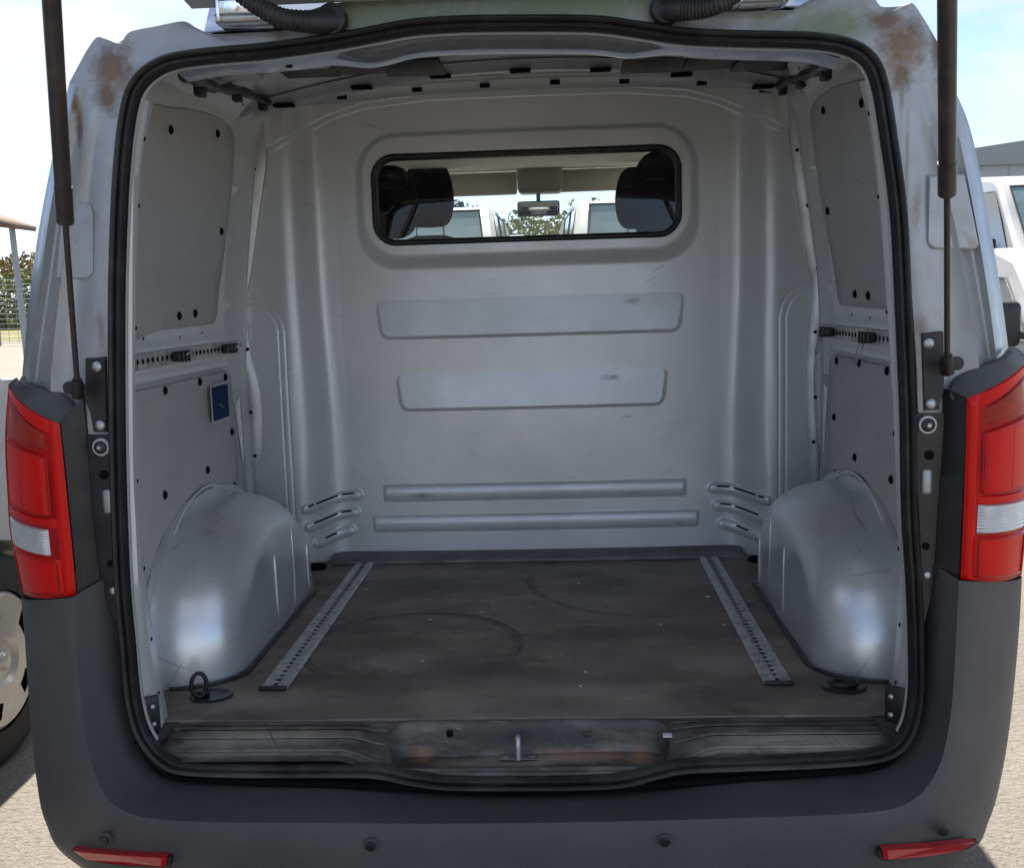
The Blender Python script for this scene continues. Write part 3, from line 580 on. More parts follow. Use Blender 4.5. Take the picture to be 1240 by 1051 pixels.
def sweep(name, path, prof, m, parent, closed=True, ang=60):
    n = len(path); rows = []
    for i in range(n):
        t = path[(i+1) % n]-path[(i-1) % n]; t[1] = 0; t /= np.linalg.norm(t); o = np.cross(t, [0, 1, 0])
        if o@(path[i]-cen) < 0: o = -o
        rows.append([path[i]+o*a+np.array([0, b, 0]) for a, b in prof])
    v = [p for r_ in rows for p in r_]; k = len(prof); f = []
    for i in range(n if closed else n-1):
        for j in range(k-1): f.append((i*k+j, i*k+j+1, ((i+1) % n)*k+j+1, ((i+1) % n)*k+j))
    return mesh(name, v, f, m, parent, ang=ang)
SEAL_SHIFT = 0.0
prof = [(-.0135, .020), (-.0150, .006), (-.0145, -.006), (-.009, -.013), (-.002, -.010), (.0015, -.0035), (.004, -.012), (.010, -.016), (.0155, -.010), (.016, .002), (.013, .014)]
prof = [(a*.78-SEAL_SHIFT, b*.8) for a, b in prof]
sweep('weather_seal', GS, prof, rubber, van)
# inner lip of the flange
side = np.array([p for p in GS])
idx = [i for i in range(420) if GS[i][2] > 0.545]
def contiguous(ix):
    for k in range(len(ix)-1):
        if ix[k+1] != ix[k]+1: return ix[k+1:]+ix[:k+1]
    return ix
path = GS[contiguous(idx)]
flange = sweep('door_flange', path, [(-.0110, .013), (-.0150, .007), (-.0160, .010), (-.0155, .018), (-.008, .028)], edge_m, van, closed=False)
# returns from the lip to the side walls, left and right
RL = [(170, 118), (163, 180), (161, 260), (160, 400), (161, 560), (165, 650), (169, 740), (172, 820), (182, 880)]
RLi = [(186, 126), (176, 180), (168, 260), (164, 400), (165, 560), (172, 650), (182, 740), (197, 830), (207, 886)]
RR_ = [(1058, 96), (1064, 150), (1072, 250), (1080, 380), (1087, 500), (1092, 620), (1099, 720), (1104, 800), (1100, 880)]
RRi = [(1040, 100), (1052, 150), (1064, 250), (1074, 380), (1081, 500), (1086, 620), (1088, 720), (1080, 820), (1066, 872)]
for s, A_, B_ in ((-1, RL, RLi), (1, RR_, RRi)):
    a = spline([atY(x, y, 0.03) for x, y in A_], 60); b = spline([atY(x, y, 0.13) for x, y in B_], 60)
    rows = []
    for p, q in zip(a, b):
        far = np.array([s*float(sx(np.array(q[2])))+s*0.012, 0.30, q[2]]); mid = np.array([(q[0]*0.4+far[0]*0.6), 0.16, q[2]])
        rows.append([p+np.array([s*.014, -.012, 0]), p, p*.5+q*.5+np.array([-s*.003, 0, 0]), q, mid, far])
    ret = grid('pillar_return', rows, paint_in, van, flip=(s > 0), ang=60)
    for k in (6, 14, 22, 31, 40, 47, 53):
        p = a[k]*.35+b[k]*.65; disc('clip_hole', p+np.array([-s*.002, 0, 0]), (-s*0.9, -.3, 0), 0.0045, 0.001, black, ret, 10)
    # rubber stop low on the pillar
    ctr = atY(*((181, 865) if s < 0 else (1084, 853)), 0.03)
    rt = Matrix.Rotation(R(-s*38), 3, 'Z')
    pl = box('guide_plate', ctr, (0.040, 0.010, 0.075), plastic, van, rot=rt, bevel=0.004)
    for dz in (-.018, .018):
        nrm = np.array(rt @ Vector((0, -1, 0))); disc('screw', ctr+np.array([s*-0.006, 0, dz])+nrm*0.005, nrm, 0.0055, 0.003, steel, pl, 12, 0.002)

# ---- header and pillars outside -----------------------------------------------------
outl = [(84, 100), (96, 78), (106, 60), (118, 45), (128, 50), (146, 51), (152, 44), (160, 38), (190, 32), (214, 27), (224, 27), (234, 34), (244, 41), (262, 42), (300, 40), (345, 37), (356, 26), (366, 17), (390, 8), (415, 3), (480, -4), (560, -9), (620, -11), (700, -12), (780, -11), (820, -8), (850, 6), (862, 14), (885, 14), (950, 13), (968, 11), (978, 2), (995, -3), (1050, -3), (1060, 0), (1066, 8), (1078, 9), (1095, 7), (1105, 4), (1118, 22), (1130, 42), (1142, 66), (1152, 100)]
O3 = np.array([atY(x, y, 0.012) for x, y in outl]); O3 = resample(spline(O3, 500), 260)
gtop = [(155, 101), (158, 94), (164, 86), (178, 76), (215, 66), (270, 60), (330, 53), (400, 42), (450, 32), (500, 23), (560, 19), (640, 18), (720, 19), (775, 26), (830, 34), (900, 38), (980, 40), (1030, 46), (1060, 60), (1070, 78), (1074, 101)]
T3 = resample(spline([atY(x, y, -.001) for x, y in gtop], 200), 260); T3 = T3-(T3-np.array([0.02, 0, 1.2]))*np.array([.010, 0, .012])
rows = []
for i in range(260):
    t = i/259; a, b = T3[i], O3[i]
    rows.append([a, a*.8+b*.2+np.array([0, -.001, 0]), a*.5+b*.5+np.array([0, -.004, 0]), a*.12+b*.88+np.array([0, -.002, 0]), b, b+np.array([0, .012, .003]), b+np.array([0, .10, -.004])])
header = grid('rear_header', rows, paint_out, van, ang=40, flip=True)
PL = {100: (155, 138, 114, 104, 94, 84), 160: (146, 120, 106, 94, 80, 70), 260: (139, 110, 87, 74, 60, 50), 340: (136, 103, 74, 62, 50, 38), 430: (133, 98, 64, 48, 39, 29), 480: (133, 97, 61, 44, 35, 26), 620: (135, 97, 61, 44, 35, 24), 695: (138, 98, 62, 46, 38, 30)}
PR = {100: (1074, 1094, 1114, 1126, 1140, 1152), 160: (1084, 1108, 1128, 1140, 1160, 1176), 260: (1096, 1120, 1153, 1166, 1180, 1196), 340: (1103, 1128, 1169, 1182, 1194, 1210), 430: (1109, 1133, 1184, 1197, 1206, 1222), 480: (1111, 1135, 1187, 1200, 1209, 1226), 620: (1117, 1138, 1190, 1203, 1212, 1228), 690: (1116, 1136, 1190, 1204, 1213, 1222)}
YO = (0.0, 0.0, -0.010, 0.032, 0.016, 0.07)
pill = {}
for s, T in ((-1, PL), (1, PR)):
    cols = []
    YF = {y: (0.0 if y == 100 else 0.55 if y == 160 else 1.0) for y in T}
    for k in range(6): cols.append(spline([atY(T[y][k], y, YO[k]*YF[y] if k < 5 else (YO[k] if YF[y] == 1 else .02+.05*YF[y])) for y in sorted(T)], 90))
    rows = []
    for i in range(90):
        A, B, C, D, E_, Fp = [c_[i] for c_ in cols]
        w = float(ss(np.array((i-2)/26.0))); J = lambda v: np.array([0, v*w, 0])
        m1 = A*.5+B*.5+J(-.003); B2 = B*.7+C*.3+J(.010)
        rows.append([A+np.array([0, .02*w, 0]), A, m1, B, B2, B2*.4+C*.6+J(.004), C, C*.8+D*.2+J(.004), D*.8+C*.2+J(.003), D, D*.5+E_*.5+J(.006), E_, E_*.7+Fp*.3+J(-.004), E_*.25+Fp*.75+J(.004), Fp, Fp+np.array([s*.004, .05, 0]), Fp+np.array([s*0.012, 0.25, 0])])
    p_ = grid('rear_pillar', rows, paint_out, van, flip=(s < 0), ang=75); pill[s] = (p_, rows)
    # pressed pad
    pts = [(78, 246), (112, 246), (117, 256), (117, 332), (110, 339), (70, 339)] if s < 0 else [(1122, 212), (1166, 210), (1184, 298), (1180, 303), (1128, 303), (1120, 296)]
    a = resample([atY(x, y, 0.006) for x, y in pts], 60, True); cc = a.mean(0)
    rws = [a+np.array([0, .006, 0]), cc+(a-cc)*0.97+np.array([0, -.008, 0]), cc+(a-cc)*0.93+np.array([0, -.010, 0]), cc+(a-cc)*0.4+np.array([0, -.010, 0]), cc+(a-cc)*0.02+np.array([0, -.010, 0])]
    grid('pressed_pad', rws, paint_out, p_, closed=True, flip=(s < 0))

# hinges and cable boots
for s, hx, hy in ((-1, 294, 26), (1, 921, 2)):
    c = atY(hx, hy, -0.02); bm = bmesh.new()
    add_box(bm, c+np.array([0, 0.02, 0.0]), (0.092, 0.05, 0.010), bevel=0.002); add_box(bm, c+np.array([-0.036, 0.0, 0.035]), (0.006, 0.05, 0.08), bevel=0.002); add_box(bm, c+np.array([0.036, 0.0, 0.035]), (0.006, 0.05, 0.08), bevel=0.002)
    add_box(bm, c+np.array([0, -.012, 0.045]), (0.07, 0.006, 0.07), bevel=0.002)
    h = bm_link('tailgate_hinge', bm, galv, van); v, f = tube_vf([c+np.array([-.045, -.006, .004]), c+np.array([.045, -.006, .004])], .0085, 14); mesh('hinge_pin', v, f, steel, h)
def boot(path, r0, r1, parent):
    P = resample(spline(path, 60), 170)
    return tube('cable_boot', P, 0, rubber, parent, 18, rfn=lambda t: (r0*(1-t)+r1*t)*(1+0.10*max(0, math.sin(t*2*math.pi*26)) if t > 0.22 else 1.05+0.25*(0.22-t)))
for pth, g in (([(403, 26, -.02), (385, 27, -.035), (362, 26, -.05), (340, 22, -.06), (318, 11, -.06), (300, 0, -.06), (270, -22, -.06)], (388, 28)), ([(806, 12, -.02), (822, 12, -.035), (848, 11, -.05), (868, 6, -.06), (886, -4, -.06), (905, -20, -.06)], (820, 14))):
    b_ = boot([atY(x, y, d) for x, y, d in pth], 0.0195, 0.0125, van)
    cc = atY(pth[0][0], pth[0][1], -.01); v, f = disc_vf(cc, (0, -1, 0), 0.028, 0.018, 24, 0.006); mesh('grommet', v, f, rubber, b_)

# ---- lamp surrounds: black inner trim, grey cap ---------------------------------------
LT = {'in': [(72, 513), (77, 560), (83, 620), (88, 670), (92, 720)], 'out': [(10, 468), (6, 530), (9, 600), (13, 650), (28, 719)]}
RT = {'in': [(1171, 482), (1170, 530), (1168, 590), (1166, 640), (1163, 701)], 'out': [(1246, 436), (1249, 500), (1247, 580), (1244, 630), (1237, 697)]}
lens = {}
for s, T in ((-1, LT), (1, RT)):
    inn = spline([atY(x, y, -0.035) for x, y in T['in']], 40); ou = spline([atY(x, y, 0.045) for x, y in T['out']], 40)
    def surf(u, v, off=0.0, inn=inn, ou=ou, s=s):
        """u: 0 inner edge .. 1 outer edge, v: 0 top .. 1 bottom"""
        k = v*39; i = min(int(k), 38); w_ = k-i; a = inn[i]*(1-w_)+inn[i+1]*w_; b = ou[i]*(1-w_)+ou[i+1]*w_
        p = a*(1-u)+b*u; p = p+np.array([0, -0.030*math.sin(math.pi*min(1, u*1.05))**0.8*0.9, 0]); return p+np.array([s*0.15*off, -off, 0])
    def patch(name, m, u0, u1, v0, v1, off, parent, nu=14, nv=26, shape=None, wave=0):
        rows = []
        for j in range(nv):
            v = j/(nv-1); row = []
            for i in range(nu):
                u = i/(nu-1); uu = u0+(u1-u0)*u; vv = (v0(uu) if callable(v0) else v0)*(1-v)+(v1(uu) if callable(v1) else v1)*v
                e = min(u, 1-u)*nu/1.6; g = min(v, 1-v)*nv/1.6; k = min(1, e)*min(1, g); o = off*(k if parent is not None and off else 1)
                if wave: o += wave*math.sin(v*math.pi*2*(9 if nv < 100 else 22))*k
                row.append(surf(uu, vv, o))
            rows.append(row)
        return grid(name, rows, m, parent, flip=(s > 0), ang=50)
    shell = patch('tail_light', red_dark, 0, 1, 0, 1, 0.0, None, 30, 60); shell.parent = van
    ver = (v_ for v_ in ())
    patch('lamp_rim', red, 0.0, 0.14, 0.0, 1.0, 0.004, shell, 6, 40)
    patch('indicator_lens', amber, 0.22, 0.90, lambda u: 0.12-0.08*u, lambda u: 0.21-0.02*u, 0.005, shell)
    patch('upper_red_lens', red, 0.14, 1.0, lambda u: 0.005, lambda u: 0.11-0.085*u, 0.004, shell)
    patch('brake_lens', red, 0.20, 0.96, lambda u: 0.24, lambda u: 0.53, 0.007, shell, 20, 130, wave=0.0003)
    patch('rear_fog_lens', red, 0.14, 0.98, lambda u: 0.79, lambda u: 0.985, 0.006, shell, 20, 50, wave=0.0002)
    patch('band_lens', red, 0.14, 0.98, lambda u: 0.545, lambda u: 0.60, 0.004, shell, 20, 12)
    for (u0, u1, v0, v1) in ((.20, .90, .245, .53), (.18, .92, .80, .97), (.60, .92, .26, .52)):
        pts = [(u0, v0), (u1, v0), (u1, v1), (u0, v1)]; ln_ = []
        for (ua, va), (ub, vb) in zip(pts, pts[1:]+pts[:1]): ln_ += [surf(ua+(ub-ua)*t, va+(vb-va)*t, .0062) for t in np.linspace(0, 1, 14, endpoint=False)]
        tube('lens_edge', ln_, .0013, red_dark, shell, 6, True)
    rv = patch('reversing_lens', clear_l, 0.26 if s < 0 else 0.16, 0.97, lambda u: 0.615 if s < 0 else 0.60, lambda u: 0.775, 0.006, shell, 24, 60, wave=0.0009)
    # black trim between lamp and seal
    edge = spline([atY(x, y, 0.0) for x, y in ([(104, 478), (108, 520), (114, 600), (120, 660), (127, 712)] if s < 0 else [(1142, 470), (1140, 520), (1134, 600), (1131, 650), (1128, 698)])], 40)
    gin = spline([atY(x, y, 0.0) for x, y in ([(136, 430), (137, 520), (138, 600), (140, 660), (142, 760)] if s < 0 else [(1107, 405), (1110, 500), (1114, 600), (1117, 660), (1120, 760)])], 40)
    rows = [[inn[i]+np.array([0, .05, 0]), inn[i]+np.array([-s*.001, .003, 0]), inn[i]*.9+edge[i]*.1+np.array([0, -.004, 0]), edge[i]*.92+inn[i]*.08+np.array([0, -.004, 0]), edge[i]+np.array([0, .004, 0])] for i in range(40)]
    tr = grid('lamp_trim', rows, plastic, van, flip=(s > 0), ang=30)
    e2 = spline([atY(x, y, -.005) for x, y in ([(103, 526), (110, 600), (116, 660), (123, 716)] if s < 0 else [(1145, 500), (1137, 600), (1134, 650), (1131, 704)])], 40)
    g2 = spline([atY(x, y, -.008) for x, y in ([(139, 526), (139, 600), (141, 660), (145, 760)] if s < 0 else [(1107, 500), (1112, 600), (1115, 660), (1118, 760)])], 40)
    grid('seal_side_trim', [[e2[i]+np.array([0, .012, 0]), e2[i], e2[i]*.5+g2[i]*.5+np.array([0, -.002, 0]), g2[i], g2[i]+np.array([0, .012, 0])] for i in range(40)], plastic, van, flip=(s > 0), ang=30)
    # cap
    if s < 0: bk = [(20, 457), (30, 466), (48, 471), (62, 475), (76, 479), (95, 501)]; tip = (92, 508)
    else: bk = [(1231, 421), (1219, 434), (1203, 440), (1185, 446), (1161, 458), (1150, 477)]; tip = (1152, 484)
    b = spline([atY(x, y, .03 if i == 0 else -.014) for i, (x, y) in enumerate(bk)], 24)
    a = [surf(1-t/.86, 0)+np.array([0, -.001, .001]) if t <= .86 else surf(0, 0)*(1-(t-.86)/.14)+atY(*tip, -.016)*((t-.86)/.14) for t in np.linspace(0, 1, 24)]
    rows = [[a[i]+np.array([0, .01, -.012]), a[i], a[i]*.85+b[i]*.15+np.array([0, 0, .002]), a[i]*.3+b[i]*.7+np.array([0, 0, .002]), b[i], b[i]+np.array([0, .03, 0])] for i in range(24)]
    grid('lamp_cap', rows, cap_m, van, flip=(s < 0))
    # strut bracket with two bolts, striker buffer, holes
    q = (lambda l, r_: l if s < 0 else r_)
    pts = q([(104, 433), (128, 432), (130, 524), (114, 524), (110, 500), (104, 486)], [(1116, 403), (1142, 401), (1143, 470), (1137, 492), (1138, 497), (1119, 498)])
    a = np.array([atY(x, y, -.006) for x, y in pts]); cc = a.mean(0); n = len(a)
    v = list(a+np.array([0, .006, 0]))+list(cc+(a-cc)*.97+np.array([0, -.003, 0])); f = [tuple(range(n, 2*n))]+[(i, (i+1) % n, n+(i+1) % n, n+i) for i in range(n)]
    br = mesh('strut_bracket', v, f, plastic, van, False)
    for bx, by_ in q([(118, 444), (122, 515)], [(1124, 416), (1127, 489)]): 
        p = atY(bx, by_, -.011); b1 = disc('bolt', p, (0, -1, 0), 0.0095, 0.004, steel, br, 18, 0.003)
    p = atY(*q((124, 541), (1122, 514)), -.010); bz = disc('buffer', p, (0, -1, 0), 0.017, 0.008, paint_dull, van, 22, 0.0)
    disc('buffer_core', p+np.array([0, -.006, 0]), (0, -1, 0), 0.0125, 0.005, rubber, bz, 18, 0.003); disc('buffer_screw', p+np.array([0, -.013, 0]), (0, -1, 0), 0.004, 0.003, steel, bz, 10)
    p = atY(*q((126, 575), (1125, 551)), -.008); h_ = disc('trim_hole', p, (0, -1, 0), 0.009, 0.002, black, tr, 14)
    p = atY(*q((131, 607), (1122, 583)), -.008); box('pale_foam_pad', p, (0.018, 0.008, 0.046), paint_out, tr, bevel=0.006, seg=3)
    p = atY(*q((134, 682), (1121, 661)), -.008); disc('trim_hole', p, (0, -1, 0), 0.007, 0.002, black, tr, 12)
    p = atY(*q((138, 715), (1122, 696)), -.009); disc('screw', p, (0, -1, 0), 0.0075, 0.004, steel, tr, 14, 0.002)

# ---- gas struts --------------------------------------------------------------------
for s, pts in ((-1, [(94, 470, -.050), (79, 268, -.20), (62, -5, -.40)]), (1, [(1147, 441, -.050), (1147, 234, -.20), (1147, -8, -.40)])):
    a, b, c = [atY(*p) for p in pts]; c = b+(c-b)*1.25
    st_ = tube('gas_strut', [b-(c-b)*0.002, b+(c-b)*.005, b+(c-b)*.14, b+(c-b)*.141, c], 0, strut_m, van, 22, rfn=lambda t: 0.0140 if t < .6 else 0.0130, ang=40)
    tube('piston_rod', [a, b], 0.0050, strut_m, st_, 14)
    k = (b-a)/np.linalg.norm(b-a)
    tube('rod_socket', [a-k*.018, a-k*.012, a+k*.004, a+k*.018], 0, plastic, st_, 16, rfn=lambda t: 0.012 if t < .9 else 0.009)
    tube('ball_stud', [a+np.array([0, -.004, 0]), a+np.array([s*0.008, .025, 0]), a+np.array([s*0.010, .05, 0])], .006, steel, st_, 12)
    disc('strut_washer', a+np.array([s*.020, .012, 0]), (0, -1, 0), .0125, .004, plastic, st_, 20)

# ---- bumper ------------------------------------------------------------------------
ST = [  # (G px, C px, yC, O px, yO)
 ((137, 690), (90, 722), -.045, (26, 722), .05), ((143, 760), (93, 765), -.050, (30, 765), .05), ((150, 830), (97, 825), -.060, (34, 825), .045), ((160, 880), (103, 880), -.075, (39, 885), .04), ((174, 917), (116, 938), -.095, (45, 945), .02),
 ((205, 940), (140, 974), -.115, (56, 995), -.01), ((250, 944), (180, 989), -.125, (86, 1040), -.05), ((310, 944), (260, 994), -.135, (200, 1100), -.09), ((400, 944), (380, 995), -.140, (360, 1112), -.11), ((520, 957), (520, 996), -.145, (520, 1118), -.12), ((640, 960), (640, 995), -.145, (640, 1119), -.12), ((760, 957), (760, 993), -.145, (770, 1116), -.12),
 ((880, 938), (900, 989), -.140, (920, 1108), -.11), ((980, 934), (1010, 985), -.135, (1060, 1090), -.09), ((1050, 926), (1075, 979), -.125, (1170, 1035), -.05), ((1088, 908), (1112, 962), -.115, (1198, 990), -.01), ((1108, 880), (1137, 925), -.095, (1212, 940), .02), ((1118, 845), (1150, 868), -.075, (1222, 880), .04), ((1122, 790), (1155, 810), -.060, (1229, 815), .045), ((1124, 730), (1158, 750), -.050, (1234, 755), .05), ((1125, 675), (1161, 702), -.045, (1237, 698), .05)]
NB = 220
Gc = resample(spline([atY(*p[0], 0.012) for p in ST], 400), NB); 
par = np.linspace(0, len(ST)-1, NB)
def strow(fn): P = np.array([fn(p) for p in ST]); return spline(P, NB)
Gc = strow(lambda p: atY(*p[0], 0.015)); Cc = strow(lambda p: atY(*p[1], p[2])); Oc = strow(lambda p: atY(*p[3], p[4]))
rowsA = []; rowsB = []
for i in range(NB):
    g, c_, o_ = Gc[i], Cc[i], Oc[i]
    dn = np.array([0, 0, 1.0]) 
    rowsA.append([g+np.array([0, .03, 0]), g, g*.75+c_*.25+np.array([0, -.010, -.004]), g*.5+c_*.5+np.array([0, -.010, -.002]), g*.1+c_*.9+np.array([0, -.003, 0]), c_+np.array([0, -.003, 0])])
    d = o_-c_
    rowsB.append([c_+np.array([0, -.003, 0]), c_+d*.03+np.array([0, -.006, 0]), c_+d*.10+np.array([0, -.012, 0]), c_+d*.22+np.array([0, -.017, 0]), c_+d*.45+np.array([0, -.022, 0]), c_+d*.70+np.array([0, -.024, 0]), c_+d*.88+np.array([0, -.017, 0]), o_+np.array([0, -.002, 0]), o_+d*.03+np.array([0, .03, 0]), o_+d*.05+np.array([0, .30, 0])])
bumper = grid('rear_bumper', [a+b[1:] for a, b in zip(rowsA, rowsB)], bumper_m, van, ang=22, flip=True)
# dirt ledge gap under the seal
gp = [(166, 900), (182, 926), (208, 941), (300, 946), (450, 951), (620, 958), (800, 950), (950, 938), (1060, 930), (1092, 912), (1108, 886)]
tube('panel_gap', resample(spline([atY(x, y, -.010) for x, y in gp], 60), 60), 0.008, black, bumper, 8, rfn=lambda t: .0075*min(1, .1+t*6, .1+(1-t)*6))
for px, py, yy in ((127, 1016, -.128), (449, 1023, -.160), (805, 1018, -.160), (1142, 1005, -.128)):
    p = atY(px, py, yy); sn = disc('parking_sensor', p+np.array([0, .004, 0]), (0, -1, -.15), 0.0125, 0.006, bumper_m, bumper, 22, 0); disc('sensor_face', p+np.array([0, -.0035, 0]), (0, -1, -.15), 0.0092, 0.002, plastic, bumper, 20, .0005)
for s, pts in ((-1, [(88, 1029), (140, 1033), (202, 1037), (201, 1048), (148, 1046), (104, 1040)]), (1, [(1182, 1019), (1130, 1024), (1068, 1028), (1070, 1040), (1124, 1036), (1170, 1027)])):
    a = np.array([atY(x, y, -.150+(.045 if i in (0, 5) else .02 if i in (1, 4) else 0)) for i, (x, y) in enumerate(pts)]); cc = a.mean(0); n = 6
    v = list(a+np.array([0, .015, 0]))+list(a)+list(cc+(a-cc)*.9+np.array([0, -.004, 0])); f = [tuple(range(2*n, 3*n))]+[(i, (i+1) % n, n+(i+1) % n, n+i) for i in range(n)]+[(n+i, n+(i+1) % n, 2*n+(i+1) % n, 2*n+i) for i in range(n)]
    mesh('rear_reflector', v, f, refl_m, bumper, False)
    b_ = cc+(a-cc)*1.06; b_[:, 2] -= .004
    v = list(b_+np.array([0, .02, 0]))+list(b_+np.array([0, .004, 0])); f = [tuple(range(n, 2*n))]+[(i, (i+1) % n, n+(i+1) % n, n+i) for i in range(n)]
    mesh('reflector_recess', v, f, plastic, bumper, False)

# ---- roof inside: header rail, bows, skin --------------------------------------------
def arcz(x, z0, drop): return z0-drop*(abs(x)/0.75)**2.2
hl = resample(spline([atY(x, y, 0.03) for x, y in [(215, 88), (260, 80), (330, 75), (400, 66), (455, 56), (500, 45), (560, 41), (640, 40), (720, 41), (765, 47), (830, 57), (900, 60), (980, 63), (1020, 72)]], 80), 80)
zs_ = lambda x: 1.905-0.05*(abs(x)/0.62)**2
rows = []
for p in hl:
    k = float(ss(np.array((0.32-abs(p[0]-0.0))/0.10))); dz = -.006-.018*k
    rows.append([p, p+np.array([0, .004, .0]), np.array([p[0], 0.045+.005*k, p[2]+dz*.55]), np.array([p[0], 0.085, p[2]+dz]), np.array([p[0], 0.092, p[2]+dz+.001]), np.array([p[0], 0.12, p[2]+dz+.02]), np.array([p[0], 0.26, 2.02])])
hr = grid('header_rail', rows, galv, van, ang=30)
for px, py in ((502, 47), (560, 44), (602, 42), (617, 39), (632, 42), (676, 41), (708, 39), (350, 78), (870, 62)):
    d = ray(px, py); i = int(np.argmin([abs(p[0]-atY(px, py, .07)[0]) for p in hl])); z = hl[i][2]+0.0; t = (z-CAM[2])/d[2]; p = CAM+d*t
    box('header_hole', atY(px, py+3, .058), (0.012, 0.006, 0.004), black, hr, bevel=0.001)
rk = [[(x, y, arcz(x, min(2.075, 1.91+.22*y), .085)) for y in np.linspace(0.16, 1.45, 14)] for x in np.linspace(-0.80, 0.80, 30)]
rf_in = grid('roof_lining', rk, paint_in, van)
def bow(name, y, w, z0, dep, m, drop=.085):
    rows = [[(x, y-w, arcz(x, z0+dep, drop)), (x, y-w*.6, arcz(x, z0+.2*dep, drop)), (x, y-w*.4, arcz(x, z0, drop)), (x, y+w*.4, arcz(x, z0, drop)), (x, y+w*.6, arcz(x, z0+.2*dep, drop)), (x, y+w, arcz(x, z0+dep, drop))] for x in np.linspace(-0.78, 0.78, 40)]
    return grid(name, rows, m, van, ang=40)
b1 = bow('roof_bow', 0.66, 0.07, 2.005, .05, paint_dull); b2 = bow('roof_bow', 1.22, 0.045, 2.040, .03, paint_dull)
for k in range(7):
    x = -0.69+k*0.23; box('bow_hole', (x, 1.19, arcz(x, 2.0405, .085)), (0.06, 0.03, 0.008), black, b2, bevel=0.002)
for px, py, w_ in ((372, 84, .15), (432, 80, .14), (500, 82, .16), (790, 78, .16), (862, 74, .14), (925, 76, .15)):  # black boxes stand for the shaded pockets between the roof ribs
    p = atY(px, py, .95); box('roof_pocket_shade', (p[0], .95, min(p[2], 2.03)), (w_, .16, .014), plastic, rf_in, bevel=.004)
for s in (-1, 1):
    for k in range(3):     # short stiffeners from the header forward
        x = s*(0.30+0.15*k); box('roof_stiffener', (x, 0.34, 1.955-0.07*(x/.75)**2), (0.10, 0.30, 0.03), paint_dull, van, bevel=0.006)
    # corner gusset joining side wall, roof and header
    rows = []
    for t in np.linspace(0, 1, 20):
        z = 1.84+0.19*t; rows.append([(s*(0.66-0.03*t), 0.06, z-0.04), (s*(0.72-0.05*t), 0.20, z), (s*(0.745-0.06*t), 0.6, z+.03), (s*(0.755-0.06*t), 1.2, z+.04)])
    # wiring loom along the roof edge
    lm = spline([atY(*p) for p in ([(222, 92, .12), (238, 97, .25), (262, 107, .5), (290, 110, .8), (315, 120, 1.1), (340, 130, 1.28)] if s < 0 else [(1010, 72, .12), (1000, 78, .3), (985, 88, .6), (966, 94, .9), (948, 102, 1.15), (932, 108, 1.28)])], 50)
    tube('wiring_loom', lm, 0.011, rubber, van, 8, rfn=lambda t: .011+.003*math.sin(t*40))
    for j in (14, 30, 42): box('loom_clip', lm[j]+np.array([s*.01, 0, -.012]), (0.022, 0.03, 0.03), plastic, van, bevel=.004)
    # tall slot in the corner frame
    box('frame_slot', (s*0.7335, .60, 1.965), (0.006, 0.07, 0.05), black, van, bevel=.002)

# ---- outer shell ahead of the pillars --------------------------------------------------
def skin_x(z): return float(np.interp(z, [.3, .6, 1.0, 1.3, 1.6, 1.85, 1.98, 2.06, 2.10], [.93, .96, .97, .965, .94, .885, .81, .71, .55]))
def skp(s, z, y):
    k = 0.57+0.43*min(1, max(0, (y-.02)/.85)); zz = 1.6+(z-1.6)*k if z > 1.6 else z; w = 1-.055*(1-(k-.57)/.43)*max(0, min(1, (z-1.45)/.4))
    return (s*skin_x(z)*w, y, zz)
zl = [0.32, .6, .9, 1.15, 1.28]; zu = [1.88, 1.95, 2.02, 2.07, 2.10]; zf = zl+[1.45, 1.65]+zu
for s in (-1, 1):
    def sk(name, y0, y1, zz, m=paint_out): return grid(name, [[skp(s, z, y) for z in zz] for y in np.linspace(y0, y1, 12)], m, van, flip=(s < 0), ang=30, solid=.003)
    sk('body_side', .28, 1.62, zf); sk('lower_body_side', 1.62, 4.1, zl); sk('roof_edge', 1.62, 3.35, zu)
    sk('door_pillar', 2.50, 2.62, [1.28, 1.45, 1.65, 1.88])
    grid('side_window', [[(s*(skin_x(z)-.004), y, z) for z in (1.28, 1.45, 1.65, 1.88)] for y in (1.62, 2.50)], glass, van); grid('side_window', [[(s*(skin_x(z)-.004), y, z) for z in (1.28, 1.45, 1.65, 1.88)] for y in (2.62, 3.55)], glass, van)
    tube('windscreen_pillar', [(s*.84, 3.30, 1.90), (s*.88, 3.62, 1.62), (s*.92, 4.05, 1.25)], .035, paint_out, van)
    # front and rear road wheels
    for yw in (0.72, 3.95):
        w = empty('road_wheel', (s*.84, yw, .33)); w.parent = van
        rows = [[(dx, rr_*math.cos(t), rr_*math.sin(t)) for t in np.linspace(0, 2*math.pi, 32, endpoint=False)] for dx, rr_ in ((-.1, .21), (-.1, .30), (-.07, .33), (.07, .33), (.1, .30), (.1, .21))]
        grid('tyre', rows, tyre_m, w, closed=True); v, f = disc_vf((s*.08, 0, 0), (s, 0, 0), .21, .012, 28, .02); mesh('hubcap', v, f, hub_m, w)
grid('roof', [[(x, y, skp(1, 2.10, y)[2]+.012*(1-(x/.55)**2)) for y in (.10, .3, .5, .8, 1.5, 2.5, 3.3)] for x in np.linspace(-.56, .56, 9)], paint_out, van, flip=True, solid=.003)
